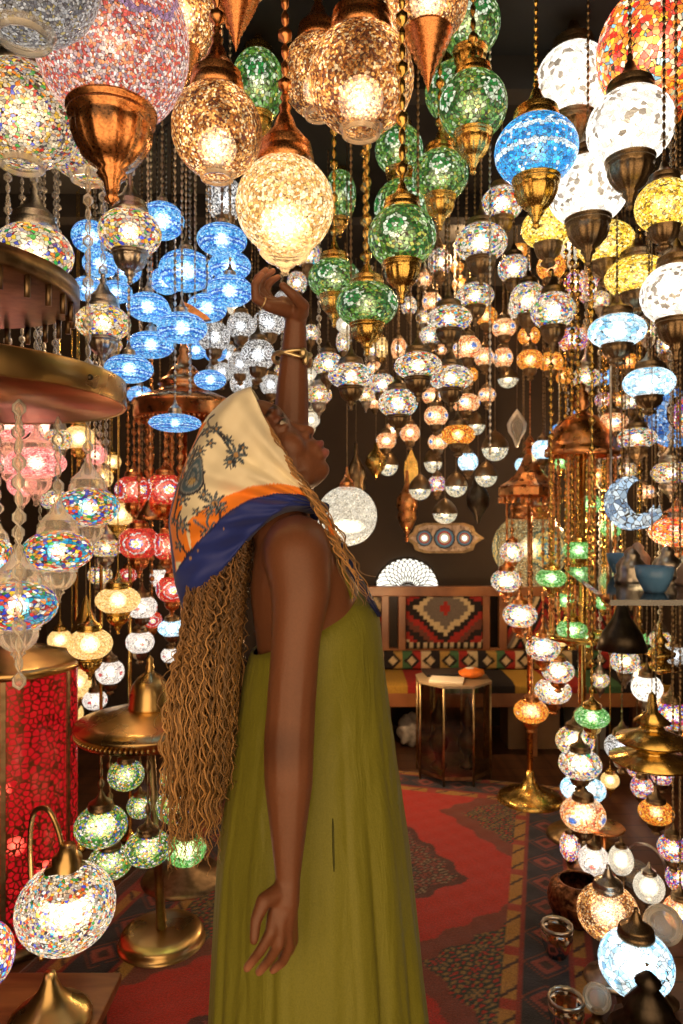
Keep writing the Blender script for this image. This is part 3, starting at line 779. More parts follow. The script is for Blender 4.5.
T_ = math.radians(43); HC = WP(258, 464)
HM = Matrix.Translation(HC) @ Matrix.Rotation(-T_, 4, 'Y')   # head frame: x face, z crown, y her left
def H(x, y, z): return HM @ Vector((x, y, z))
prims = []
def hb(c, r): prims.append(xf(ball((0, 0, 0), r, 20, 14), HM @ Matrix.Translation(c)))
def hl(pts, rad): prims.extend([xf(v, HM) for v in limb(pts, rad)])
hb((.008, 0, .04), (.096, .072, .082)); hb((-.02, 0, .015), (.07, .066, .07))
hb((.036, 0, -.02), (.066, .062, .085)); hb((.05, 0, -.055), (.05, .05, .05))
hb((.074, 0, -.09), (.024, .026, .021)); hb((.06, 0, -.085), (.03, .035, .025))
for s in (-1, 1):
    hb((.062, s*.036, -.022), (.032, .026, .032)); hl([(-.005, s*.052, -.05), (.05, s*.034, -.088)], (.018, .018))
    hb((.088, s*.03, .047), (.012, .026, .008)); hb((.1, s*.013, -.024), (.0115, .009, .009))
    hb((.081, s*.033, .0292), (.0145, .0165, .0078)); hb((.08, s*.033, .0112), (.0135, .0165, .0078)); hb((.07, s*.043, .02), (.0095, .0085, .009)); hb((.091, s*.0185, .018), (.006, .006, .009))
    hb((-.012, s*.064, .005), (.014, .009, .028))
hb((.088, 0, .05), (.016, .03, .015))
hl([(.088, 0, .028), (.1, 0, .002), (.112, 0, -.018)], (.0085, .0085, .0105)); hb((.112, 0, -.021), (.012, .012, .0105))
hb((.082, 0, -.055), (.031, .031, .031)); hb((.1, 0, -.04), (.012, .011, .01))
hb((.107, 0, -.0525), (.0145, .02, .0082)); hb((.102, 0, -.054), (.0125, .026, .0065))
hb((.103, 0, -.0715), (.0145, .019, .0088)); hb((.098, 0, -.071), (.012, .024, .007))
# neck
prims += limb([H(-.02, 0, -.03), WP(270, 505), WP(286, 540)], (.058, .056, .062))
# torso
tor = []
for (py, l, r_, hy) in ((526, 268, 322, .06), (536, 262, 338, .115), (556, 254, 348, .15), (590, 250, 360, .155), (620, 254, 370, .148), (650, 258, 370, .14), (700, 264, 364, .13), (760, 256, 364, .148), (820, 248, 370, .172), (880, 254, 370, .175), (910, 270, 360, .16)):
    tor.append(((((l+r_)/2)-CX)/S, YW, EYE-(py-CY)/S, (r_-l)/2/S, hy))
prims.append(loftv(tor)); prims += [ball(WP(312, 588, -.1), (.07, .055, .075)), ball(WP(288, 582, -.1), (.045, .045, .07)), ball(WP(312, 588, .1), (.07, .055, .075))]
# arms: near arm hanging
def AP(px, py, Y): return P(px, py, Y)
sh = AP(301, 560, 1.165); el = AP(289, 742, 1.11); wr = AP(288, 880, 1.075)
def lerp(a, b, t): return a+(b-a)*t
prims += limb([WP(300, 545, -.09), AP(297, 556, 1.175), AP(301, 590, 1.155), lerp(sh, el, .42), lerp(sh, el, .78), el, lerp(el, wr, .3), lerp(el, wr, .65), wr],
              (.062, .058, .0515, .0435, .0395, .0405, .0385, .0285, .019))
# near hand: relaxed, fingers curling back
prims += limb([wr, AP(285, 900, 1.07), AP(284, 922, 1.066)], (.0195, .023, .019))
kn = [AP(274, 915, 1.055), AP(280, 922, 1.052), AP(286, 926, 1.058), AP(291, 924, 1.07)]
fing = [[(kn[0]), AP(271, 932, 1.04), AP(261, 950, 1.038), AP(247, 968, 1.045)],
        [(kn[1]), AP(279, 944, 1.045), AP(270, 959, 1.052), AP(259, 972, 1.062)],
        [(kn[2]), AP(289, 946, 1.063), AP(283, 961, 1.072), AP(273, 970, 1.08)],
        [(kn[3]), AP(293, 940, 1.08), AP(289, 951, 1.088), AP(281, 956, 1.093)]]
for q in fing:
    prims += limb([lerp(wr, q[0], .45)]+q, (.014, .0112, .0092, .0082, .0066)); 
prims += limb([lerp(wr, kn[0], .25), AP(264, 901, 1.043), AP(256, 920, 1.03), AP(254, 940, 1.022)], (.015, .012, .009, .0072))
# far arm raised
fs_ = WP(300, 548, .09); sh2 = AP(298, 552, 1.49); el2 = AP(291, 424, 1.56); wr2 = AP(295.5, 324, 1.52)
prims += limb([fs_, sh2, lerp(sh2, el2, .5), el2, lerp(el2, wr2, .35), lerp(el2, wr2, .7), wr2], (.06, .055, .042, .04, .036, .029, .0235))
k2 = [AP(268, 306, 1.46), AP(265, 302, 1.485), AP(266, 300, 1.51), AP(270, 301, 1.533)]
prims += limb([wr2, AP(297, 311, 1.515), AP(283, 306, 1.5)], (.0235, .024, .021))
for q in k2: prims += limb([AP(296, 312, 1.51), lerp(AP(296, 312, 1.51), q, .6), q], (.018, .0155, .012))
f2 = [[k2[0], AP(256, 299, 1.445), AP(255, 285, 1.44), AP(262, 275, 1.445)],
      [k2[1], AP(255, 293, 1.475), AP(257, 279, 1.47), AP(266, 270, 1.475)],
      [k2[2], AP(259, 288, 1.505), AP(264, 276, 1.50), AP(273, 271, 1.50)],
      [k2[3], AP(265, 289, 1.535), AP(271, 281, 1.535), AP(278, 277, 1.53)]]
for q in f2: prims += limb(q, (.0115, .0098, .0088, .0068))
prims += limb([AP(300, 312, 1.5), AP(303, 306, 1.48), AP(294, 296, 1.455), AP(283, 286, 1.44)], (.02, .0145, .0115, .009))
# legs and feet under the dress
for s in (-1, 1):
    prims += limb([WP(308, 885, s*.085), WP(312, 1020, s*.09), Vector((-.05, YW+s*.1, .30)), Vector((-.055, YW+s*.1, .10))], (.082, .056, .05, .034))
    prims += limb([Vector((-.075, YW+s*.1, .0465)), Vector((0., YW+s*.105, .0445)), Vector((.085, YW+s*.11, .034))], (.032, .03, .02))
bv, bf = merge(*prims)
bme = mesh_from('body_raw', bv, bf)
tmp = bpy.data.objects.new('tmp', bme); C.objects.link(tmp)
rm = tmp.modifiers.new('r', 'REMESH'); rm.mode = 'VOXEL'; rm.voxel_size = .0031
sm = tmp.modifiers.new('s', 'SMOOTH'); sm.iterations = 5; sm.factor = .5
dg = bpy.context.evaluated_depsgraph_get(); body = bpy.data.meshes.new_from_object(tmp.evaluated_get(dg)); body.name = 'body'
bpy.data.objects.remove(tmp)
body.polygons.foreach_set('use_smooth', [True]*len(body.polygons))
co = np.empty(len(body.vertices)*3); body.vertices.foreach_get('co', co); co = co.reshape(-1, 3)
ne = len(body.edges); ed = np.empty(ne*2, np.int64); body.edges.foreach_get('vertices', ed); ed = ed.reshape(-1, 2)
def near(p, r0, r1): return np.clip((r1-np.linalg.norm(co-np.array(p), axis=1))/(r1-r0), 0, 1)
wgt = np.maximum.reduce([near(WP(305, 585, -.10), .13, .19), near(WP(290, 560, 0), .15, .2), near(WP(305, 585, .1), .13, .19)])
wgt = np.minimum(wgt, 1-near(HC, .10, .13))
deg = np.bincount(ed.ravel(), minlength=len(co))[:, None]
for _ in range(110):
    acc = np.zeros_like(co)
    for ax in range(3): acc[:, ax] = np.bincount(ed[:, 0], co[ed[:, 1], ax], len(co))+np.bincount(ed[:, 1], co[ed[:, 0], ax], len(co))
    co = co+(acc/deg-co)*(.6*wgt[:, None])
body.vertices.foreach_set('co', co.ravel()); body.update()
hi = np.array(HM.inverted()); hc = co @ hi[:3, :3].T + hi[:3, 3]
skin = np.tile(np.array([.195, .075, .036]), (len(co), 1))
nz = np.sin(co[:, 0]*31)*np.sin(co[:, 2]*27+co[:, 1]*19); skin *= (1+.06*nz)[:, None]
def bl(m, c): 
    global skin
    m = np.clip(m, 0, 1)[:, None]; skin = skin*(1-m)+np.array(c)*m
lip = lambda cz, rz: 1.6*(1-np.sqrt(((hc[:, 0]-.112)/.018)**2+(hc[:, 1]/.027)**2+((hc[:, 2]-cz)/rz)**2))
bl(lip(-.0525, .0125)*2, (.27, .085, .07)); bl(lip(-.0725, .0125)*2, (.36, .12, .1))
bl(2.5*(1-np.sqrt(((hc[:, 0]-.118)/.02)**2+(hc[:, 1]/.022)**2+((hc[:, 2]+.0622)/.0035)**2)), (.05, .012, .01))
for s in (-1, 1):
    yy = s*hc[:, 1]
    bl(3*(1-np.sqrt(((yy-.034)/.026)**2+((hc[:, 2]-.052+.25*(yy-.034))/.0058)**2))*(hc[:, 0] > .05), (.03, .013, .008))
    bl(1.2*(1-np.sqrt(((yy-.031)/.03)**2+((hc[:, 2]-.031)/.016)**2))*(hc[:, 0] > .05), (.13, .035, .022))
    bl(2.5*(1-np.sqrt(((yy-.033)/.02)**2+((hc[:, 2]-.0232)/.0042)**2))*(hc[:, 0] > .06), (.015, .006, .004)); bl(1.2*(1-np.sqrt(((yy-.033)/.019)**2+((hc[:, 2]-.0165)/.003)**2))*(hc[:, 0] > .06), (.04, .015, .01))
    bl(3*(1-np.sqrt(((yy-.010)/.0052)**2+((hc[:, 2]+.031)/.0038)**2))*(hc[:, 0] > .095), (.03, .01, .008))
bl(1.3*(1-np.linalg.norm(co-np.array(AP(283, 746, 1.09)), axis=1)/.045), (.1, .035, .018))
for pts in (fing, f2):
    for q in pts: bl(1.2*(1-np.linalg.norm(co-np.array(q[3]), axis=1)/.03), (.4, .17, .1))
set_vcol(body, skin)
body.materials.clear(); body.materials.append(vcol('skin', rough=.42, noise=.06, sss=.12, bump=.12, bsc=260, spec=.45))
body_o = wpart('body', body)
# eyes
for s in (-1, 1):
    v1, f1 = xf(ball((0, 0, 0), .0114, 20, 14), HM @ Matrix.Translation((.0815, s*.0325, .0198)))
    me = mesh_from('eye', v1, f1)
    cc_ = np.tile(np.array([.42, .36, .3]), (len(v1), 1)); h1 = np.array([HM.inverted() @ Vector(a) for a in v1])-np.array([.0815, s*.0325, .0198])
    d = np.arccos(np.clip((h1/.0114) @ np.array([.84, s*.38, .38]), -1, 1)); cc_[d < .5] = (.05, .02, .01); cc_[d < .22] = (.005, .005, .005)
    set_vcol(me, cc_); me.materials.append(vcol('eye_surface', rough=.08, noise=0))
    e = obj('eye', me, body_o)
    # upper lashes
    la = []
    for k in range(9):
        a = -.9+k*.22; b0 = H(.081+.0128*math.cos(a)*.93, s*.031+.0128*math.sin(a), .0265); b1 = H(.081+.019*math.cos(a), s*.031+.018*math.sin(a), .034)
        la.append(tubev([b0, lerp(b0, b1, .5)+Vector((.001, 0, -.001)), b1], [.0006, .0005, .0002], 4))
    part('eyelashes', merge(*la), plain('lash_hair', (.008, .005, .004), .5), body_o)

# dress
def dress():
    rings = [(588, 651, 253, 356, .135), (594, 653, 252, 364, .15), (602, 656, 251, 371, .157), (618, 662, 249, 378, .16), (650, 680, 245, 381, .158), (700, 712, 240, 387, .15), (753, 757, 234, 394, .158), (797, 799, 227, 400, .175), (840, 840, 221, 406, .19), (884, 884, 218, 411, .2), (927, 927, 216, 416, .21), (975, 975, 214, 421, .222), (1024, 1024, 212, 427, .235), (1100, 1100, 209, 435, .25), (1180, 1180, 206, 443, .265), (1238, 1238, 204, 449, .275)]
    seg = 288; sub = 7; vs = []; R = []
    for i in range(len(rings)-1):
        for j in range(sub):
            t = j/sub
            # catmull-rom
            p0 = rings[max(i-1, 0)]; p1 = rings[i]; p2 = rings[i+1]; p3 = rings[min(i+2, len(rings)-1)]
            R.append([.5*((2*b)+(c-a)*t+(2*a-5*b+4*c-d)*t*t+(-a+3*b-3*c+d)*t**3) for a, b, c, d in zip(p0, p1, p2, p3)])
    R.append(list(rings[-1]))
    for (yf, yb, l, r_, hy) in R:
        cx = (l+r_)/2; rx = (r_-l)/2; low = max(0, min(1, (yf-640)/330))
        for k in range(seg):
            a = 2*PI*k/seg; ca, sa = math.cos(a), math.sin(a)
            f = 1+low*(.018*math.sin(9*a+.8*math.sin(yf/90))+.012*math.sin(17*a+1.3+yf/150)+.007*math.sin(31*a+yf/70))
            # deep pleats on near side right and pocket line
            for (a0, w_, dp) in ((-.92, .05, .05), (-1.18, .035, .025), (-2.2, .05, .028), (-2.5, .04, .022), (-1.9, .035, .018), (-.55, .05, .03)):
                aa = (a-a0+PI) % (2*PI)-PI; f -= dp*low*math.exp(-(aa/w_)**2)*(1 if abs(aa) < .3 else 0)
            # pull creases below the arm
            f += .006*max(0, 1-abs(yf-720)/110)*math.sin((yf*.12)+a*14)*(1 if sa < 0 else .5)
            X = cx+rx*f*ca; tt = (ca+1)/2; py = yb+(yf-yb)*tt**1.3
            vs.append(((X-CX)/S, YW+hy*f*sa, max(.0145, EYE-(py-CY)/S)))
    n = len(R); fs = []
    for i in range(n-1):
        for k in range(seg): fs.append((i*seg+k, (i+1)*seg+k, (i+1)*seg+(k+1) % seg, i*seg+(k+1) % seg))
    t = NT('olive_cotton'); tc = t.n('ShaderNodeTexCoord'); wv = t.n('ShaderNodeTexNoise', i_Scale=420., i_Detail=2.); t.set(wv.inputs['Vector'], tc.outputs['Object'])
    n2 = t.n('ShaderNodeTexNoise', i_Scale=9., i_Detail=4., i_Distortion=.6); mp = t.n('ShaderNodeMapping'); mp.inputs['Scale'].default_value = (3, 3, .7); t.set(mp.inputs[0], tc.outputs['Object']); t.set(n2.inputs['Vector'], mp.outputs[0])
    p_ = t.n('ShaderNodeBsdfPrincipled', i_Roughness=.62); p_.inputs['Sheen Weight'].default_value = .03
    t.set(p_.inputs['Base Color'], t.ramp(wv.outputs[0], [(.3, (.185, .185, .014)), (.7, (.235, .23, .02))]).outputs[0])
    b1 = t.n('ShaderNodeBump', i_Strength=.5, i_Distance=.012); t.set(b1.inputs['Height'], n2.outputs[0])
    b2 = t.n('ShaderNodeBump', i_Strength=.15, i_Distance=.002); t.set(b2.inputs['Height'], wv.outputs[0]); t.set(b2.inputs['Normal'], b1.outputs[0]); t.set(p_.inputs['Normal'], b2.outputs[0])
    m = t.out(p_); me = mesh_from('dress', vs, fs, m); o = wpart('dress', me)
    so = o.modifiers.new('cloth', 'SOLIDIFY'); so.thickness = .003; so.offset = 1
    # bound edge of the top and the halter straps
    edge = [Vector(vs[k])+Vector((0, 0, 0)) for k in range(0, seg, 3)]; edge.append(edge[0])
    part('bound_edge', tubev(edge, .0035, 6, False), m, o)
    for s in (-1, 1):
        st = [WP(349, 592, s*.085), WP(345, 575, s*.095), WP(333, 551, s*.09), WP(312, 533, s*.075), WP(285, 524, s*.055)]
        v, f = [], []
        part('strap', tubev(st, [.009, .007, .006, .005, .004], 8), m, o)
    # pocket slit
    k0 = int(seg*.74)
    pts = []
    for py in range(778, 826, 6):
        i = min(range(len(R)), key=lambda q: abs(R[q][0]-py)); pts.append(Vector(vs[i*seg+k0+14])+Vector((0, -.0035, 0)))
    part('pocket_slit', tubev(pts, [.0008]+[.0018]*(len(pts)-2)+[.0008], 5), plain('dark_olive_thread', (.07, .075, .012), .9), o)  # slit line as a thin tube in darker olive
    return o
dress_o = dress()

# headscarf : hood over the head, tail falling behind
def polyl(pts, n):
    pts = [Vector((a, b)) for a, b in pts]; L = [0]
    for i in range(1, len(pts)): L.append(L[-1]+(pts[i]-pts[i-1]).length)
    out = []
    for k in range(n):
        s_ = L[-1]*k/(n-1); i = max(j for j in range(len(L)) if L[j] <= s_+1e-9); i = min(i, len(pts)-2)
        t = (s_-L[i])/(L[i+1]-L[i]); p0, p1, p2, p3 = pts[max(i-1, 0)], pts[i], pts[i+1], pts[min(i+2, len(pts)-1)]
        out.append(.5*((2*p1)+(p2-p0)*t+(2*p0-5*p1+4*p2-p3)*t*t+(-p0+3*p1-3*p2+p3)*t**3))
    return out
def dist_poly(X, Y_, pts):
    d = np.full(X.shape, 1e9)
    for (a, b), (c, e) in zip(pts[:-1], pts[1:]):
        vx, vy = c-a, e-b; t = np.clip(((X-a)*vx+(Y_-b)*vy)/(vx*vx+vy*vy), 0, 1); d = np.minimum(d, np.hypot(X-a-t*vx, Y_-b-t*vy))
    return d
def scarf():
    back = polyl([(252, 389), (236, 396), (219, 408), (206, 424), (195, 446), (185, 470), (176, 497), (171, 525), (173, 555), (176, 582), (183, 606), (189, 612)], 170)
    bot = polyl([(189, 612), (203, 603), (216, 586), (229, 566), (244, 547), (258, 531), (274, 519), (291, 513), (308, 513), (322, 517)], 150)
    B = back+bot[1:]; nB = len(B)
    Fc = polyl([(253, 390), (260, 403), (268, 421), (278, 440), (289, 458), (300, 476), (309, 491), (318, 503), (325, 514)], nB)
    nh = 130; cols, V = [], []
    for side in (-1, 1):
        for j in range(0 if side < 0 else 1, nh):
            v = j/(nh-1)
            for i in range(nB):
                b, f = B[i], Fc[i]; q = b+(f-b)*v**1.25
                d = (q-b).length
                W0 = 50.
                hfac = math.sin(PI/2*min(1, d/W0))**.5 if d > 0 else 0
                # width: full at the head, thinner toward tail
                tail = max(0, min(1, (q.y-520)/90)); Hh = .092*(1-.5*tail)
                if i > 255: Hh *= 1-.35*(i-255)/(nB-255)
                qh = HM.inverted() @ WP(q.x, q.y); e_ = 1-((qh.x-.008)/.103)**2-((qh.z-.04)/.09)**2
                if e_ > 0 and d > 0: Hh = max(Hh, .079*math.sqrt(e_)/max(hfac, .05))
                ang = math.atan2(q.y-505, 322-q.x); rr_ = math.hypot(q.x-322, q.y-505)
                fold = .008*min(1, rr_/50)*math.sin(ang*13+.7*math.sin(rr_/22))+.003*math.sin(ang*31+rr_/30)+.004*math.sin(q.x*.16+q.y*.11)*min(1, d/30)
                fold += .003*math.exp(-((q.y-(548-.35*(q.x-190)))/5)**2)
                V.append(((q.x-CX)/S, YW+side*(Hh*hfac+(fold if d > 2 else 0)*hfac), EYE-(q.y-CY)/S))
                cols.append((q.x, q.y, side, v, i))
    nc = 2*nh-1; idx = [[j*nB+i for i in range(nB)] for j in range(nc)]
    # order columns: near side reversed, then far side
    order = list(range(nh-1, -1, -1))+list(range(nh, nc)); Fs = []
    for a, b in zip(order[:-1], order[1:]):
        for i in range(nB-1): Fs.append((idx[a][i], idx[a][i+1], idx[b][i+1], idx[b][i]))
    A = np.array(cols); X, Yp, side = A[:, 0], A[:, 1], A[:, 2]
    botl = [tuple(p) for p in bot[::9]]+[tuple(bot[-1])]; backl = [tuple(p) for p in back[::6]]
    db = dist_poly(X, Yp, botl); dk = dist_poly(X, Yp, backl)
    crm, org, nav = np.array([.9, .84, .64]), np.array([.95, .27, .02]), np.array([.016, .036, .26])
    c = np.tile(crm, (len(X), 1))
    wn = np.interp(X, [185, 215, 250, 300, 325], [38, 32, 26, 17, 13]); wo = np.interp(X, [185, 215, 250, 285, 305, 325], [16, 15, 11, 8, 6, 3])
    lo = np.clip((Yp-455)/55, 0, 1)
    c[(dk < 5+13*lo) & (Yp > 425)] = org; c[(db < wn+wo) & (X > 200)] = org
    c[(X < 205) & (Yp > 520) & (dk < 26)] = org; c[(Yp > 560) & (X < 197) & (dk < 14) & (dk > 7) & (db > 18)] = crm
    c[(dk < 6) & (Yp > 478)] = nav; c[db < wn] = nav
    c[(db < wn) & (db > wn-1.6)] = nav*.5
    # printed flowers and vines
    ink, teal, grey = np.array([.02, .025, .05]), np.array([.07, .14, .22]), np.array([.24, .27, .3])
    def vine(pts, w=1.1, cc=teal):
        d = dist_poly(X, Yp, [tuple(p) for p in polyl(pts, 24)]); c[(d < w) & (db > wn)] = cc
    def flower(x, y, R, n=7, ph=0, st=1.):
        dx, dy = (X-x)*st, Yp-y; r_ = np.hypot(dx, dy); a = np.arctan2(dy, dx)
        e = R*(.68+.32*np.cos(n*a+ph)); m = (db > wn) & (r_ < e)
        c[m] = teal; c[m & (np.sin(r_*1.9) > .35)] = grey; c[m & (np.abs(np.sin(n*a/2+ph/2)) < .14)] = ink; c[(db > wn) & (r_ < e) & (r_ > e-1.1)] = ink; c[r_ < R*.22] = (.5, .3, .12)
    vine([(200, 450), (208, 437), (217, 432), (227, 438), (236, 452), (243, 462)], 1.3, ink); vine([(217, 432), (213, 424), (221, 420)], 1.1, ink)
    vine([(203, 470), (214, 488), (210, 500)], 1, ink); vine([(222, 505), (217, 520), (219, 530), (206, 520)], 1.1)
    vine([(219, 530), (223, 522), (229, 527)], 1.); vine([(190, 512), (186, 535), (194, 552), (188, 570)], 1.1, ink); vine([(194, 552), (203, 545)], 1, ink)
    flower(214, 436, 7, 5); flower(225, 434, 6, 5, 1); flower(243, 459, 12, 7, .5, 1.1); flower(203, 476, 16, 6, .3, 1.25); flower(201, 460, 9, 5, 1)
    flower(223, 504, 12, 9, .2); flower(207, 512, 5, 5); flower(194, 524, 9, 7, .8); flower(192, 500, 8, 6, .2); flower(187, 544, 6, 5); flower(197, 556, 7, 6); flower(206, 548, 5, 5); flower(185, 482, 7, 6, .5); flower(232, 527, 5, 5, 1)
    flower(213, 532, 5, 5); flower(210, 455, 6, 7, .4); flower(219, 448, 5, 5); flower(196, 488, 7, 9, .1); flower(213, 496, 6, 7); flower(230, 508, 6, 7, .6); flower(218, 512, 6, 9); flower(250, 452, 5, 5); flower(238, 466, 7, 9, .2); flower(183, 520, 5, 5); flower(236, 445, 6, 7); flower(188, 470, 6, 7); flower(206, 490, 5, 9)
    vine([(196, 488), (200, 470), (206, 450)], 1, ink); vine([(223, 504), (230, 520), (226, 532)], 1, ink); vine([(183, 520), (186, 500), (188, 470)], 1, ink); vine([(236, 445), (229, 437)], 1, ink)
    # paisley drop with inner scrolls
    dx, dy = (X-203)*.9+(Yp-478)*.35, (Yp-478); q = np.hypot(dx/(10+.35*dy), dy/19); m = (q < 1) & (db > wn)
    c[m] = teal*.8; c[m & (np.sin(q*16) > .3)] = grey; c[m & (q > .88)] = ink; c[m & (np.hypot(dx, dy-5) < 3.5)] = (.4, .3, .14); c[m & (np.abs(np.sin(np.arctan2(dy, dx)*5)) < .2) & (q < .6)] = ink
    me = mesh_from('headscarf', V, Fs, vcol('printed_silk', rough=.55, sheen=.2, noise=.04, bsc=500)); set_vcol(me, c)
    o = wpart('headscarf', me); so = o.modifiers.new('cloth', 'SOLIDIFY'); so.thickness = .0025; so.offset = 0
    # knot and loose ends under the chin / on the chest
    navm = plain('navy_silk', (.012, .022, .11), .5, noise=.3, sc_=30)
    kn_ = merge(ball(WP(322, 508), (.014, .02, .012)), ball(WP(325, 507), (.009, .012, .009)), ball(WP(316, 514), (.012, .018, .012)))
    part('knot', kn_, navm, o)
    def ribbon(pts, w, yy, name='loose_end', m=navm):
        vs = []
        for i, (a, b) in enumerate(pts):
            for j in range(6):
                t_ = j/5-.5; wv = .004*math.sin(j*2.2+i*.9)
                vs.append(WP(a+t_*w[i]*.5, b+t_*w[i]*.35, yy[i]+t_*w[i]*.0018+wv))
        f = [(i*6+j, i*6+j+1, (i+1)*6+j+1, (i+1)*6+j) for i in range(len(pts)-1) for j in range(5)]
        q = part(name, (vs, f), m, o); z = q.modifiers.new('cloth', 'SOLIDIFY'); z.thickness = .003
    ribbon([(322, 510), (332, 530), (344, 553), (356, 575), (368, 596), (377, 612)], [8, 16, 20, 22, 18, 6], [-.06, -.07, -.075, -.08, -.07, -.05])
    ribbon([(324, 512), (331, 522), (334, 534)], [8, 10, 8], [-.09, -.1, -.105], 'loose_end', plain('orange_silk', (.85, .2, .02), .5))
    part('care_label', boxv(-.006, .006, -.0008, .0008, -.008, .008), plain('label_white', (.75, .7, .62), .8), o, False, loc=WP(192, 618, -.03), rot=(0, .2, 0))
    return o
for q in [scarf()]:
    for ch in q.children: pass

# hair
def strands(paths, name, rad=.0021, amp=.0055, wave=.034, tipc=(.50, .27, .085), rootc=(.16, .07, .025)):
    V, Fs, cl = [], [], []
    for pts in paths:
        pts = [Vector(p) for p in pts]; L = sum((pts[i+1]-pts[i]).length for i in range(len(pts)-1)); n = max(12, int(L/.0065))
        ph = random.uniform(0, 7); am = amp*random.uniform(.6, 1.4); wl = wave*random.uniform(.75, 1.3); rr_ = rad*random.uniform(.7, 1.3); hue = random.choice([.35, .6, .8, 1., 1.25, 1.45])
        P_ = []
        for k in range(n):
            s_ = k/(n-1)*(len(pts)-1); i = min(int(s_), len(pts)-2); t = s_-i
            a0, a1, a2, a3 = pts[max(i-1, 0)], pts[i], pts[i+1], pts[min(i+2, len(pts)-1)]
            p_ = .5*((2*a1)+(a2-a0)*t+(2*a0-5*a1+4*a2-a3)*t*t+(-a0+3*a1-3*a2+a3)*t**3)
            g = min(1, k/(n*.15)); w_ = 2*PI*k/(n-1)*L/wl+ph
            P_.append(p_+Vector((math.cos(w_), math.sin(w_)*.8, .25*math.sin(w_)))*am*g*(1+.3*math.sin(k*.13+ph)))
        tv, tf = tubev(P_, [rr_*(1-.75*max(0, (k/n-.8)/.2)) for k in range(n)], 5); o_ = len(V); V += tv; Fs += [tuple(a+o_ for a in q) for q in tf]
        for k in range(n):
            t = min(1, .15+k/n*1.1); c_ = [(rootc[q]*(1-t)+tipc[q]*t)*hue for q in range(3)]; cl += [c_]*5
    me = mesh_from(name, V, Fs, vcol('curly_hair', rough=.38, noise=.0, spec=.6)); set_vcol(me, np.array(cl)); return wpart(name, me)
paths = []
for i in range(560):
    x0 = random.uniform(192, 252); dy = random.uniform(-.1, .07); u = (x0-192)/60
    y0 = 598-(x0-200)*1.0 if x0 > 200 else 600
    y0 = min(y0, 602)-12; xe = 176+u*60+random.gauss(0, 6); ye = random.uniform(735, 852) if u < .75 else random.uniform(690, 815)
    if random.random() < .12: xe -= random.uniform(4, 18)
    xm = x0*.5+xe*.5-random.uniform(0, 8)
    paths.append([WP(x0, y0-6, dy*.6), WP(x0-4, y0+45, dy*.9), WP(xm, (y0+ye)/2, dy*1.1), WP(xe, ye, dy*1.15)])
strands(paths, 'back_hair', rad=.0015, amp=.0042, wave=.03, tipc=(.46, .25, .085), rootc=(.15, .068, .026))
paths = []
for i in range(30):
    o_ = random.uniform(-3, 3); d_ = random.uniform(-.092, -.078)
    a = [WP(270+o_*.5, 424+o_, d_+.012), WP(285+o_, 452+o_, d_-.004), WP(300+o_, 478, d_-.008), WP(318+o_*1.5, 503, d_-.012), WP(334+o_*2.4, 532, d_-.02), WP(346+o_*3.2, 558+o_, d_-.028), WP(360+o_*4, random.uniform(572, 600), d_-.02)]
    paths.append(a[:random.choice([5, 6, 7, 7])])
strands(paths, 'front_hair', rad=.0012, amp=.0035, wave=.04, tipc=(.55, .3, .1), rootc=(.4, .19, .06))
# bracelet & ring
bg = metal('bangle_gold', (1, .8, .45), .3)
bc_ = AP(292, 357, 1.53)
for k in range(2):
    pts = []
    for i in range(49):
        a = 2*PI*i/48; pts.append(bc_+Vector((math.cos(a)*.041, math.sin(a)*.038, .008*math.sin(a*2+k*PI)+(.010 if k else -.004)*math.cos(a+2.6))))
    if k == 0: br_o = wpart('bangle', mesh_from('bangle', *tubev(pts, .0044, 8, False), bg))
    else: part('bangle_strand', tubev(pts, .0042, 8, False), bg, br_o)
part('bangle_knot', merge(ball(bc_+Vector((.026, -.031, .003)), (.008, .006, .011)), ball(bc_+Vector((.031, -.024, -.009)), (.007, .006, .014))), bg, br_o)
rp = lerp(f2[0][0], f2[0][1], .45); rd = (f2[0][1]-f2[0][0]).normalized(); rx_ = rd.orthogonal().normalized(); ry_ = rd.cross(rx_)
wpart('finger_ring', mesh_from('finger_ring', *tubev([rp+(rx_*math.cos(a)+ry_*math.sin(a))*.0115 for a in [2*PI*i/24 for i in range(25)]], .0018, 6, False), bg))

# ------------------------------------------------------------ standing things
def globe_part(parent, loc, R, k, mat, capm, name='globe', cap='cap', cup='bowl', bulb='bulb', chain=None):
    g = obj(name, comp('globe', MOS[mat]), parent, loc=loc, scale=(R, R, R*k), rot=(0, 0, random.uniform(0, 6)))
    obj('bulb', comp('bulb', M[bulb]), g, scale=(.42, .42, .42))
    if cap: obj('globe_cap', comp(cap, capm), g, loc=(0, 0, .86), scale=(1, 1, .8/k))
    if cup: obj('globe_cup', comp(cup, capm), g, loc=(0, 0, -.86), scale=(1, 1, .8/k))
    if chain:
        z0 = (.86+.75/k); L = chain-(loc[2]+z0*R*k)
        if L > .03:
            me, Lc = chain_mesh(L, capm, .0055, 'bead'); obj('globe_chain', me, g, loc=(0, 0, z0), scale=(1/R, 1/R, L/Lc/R/k))
    return g
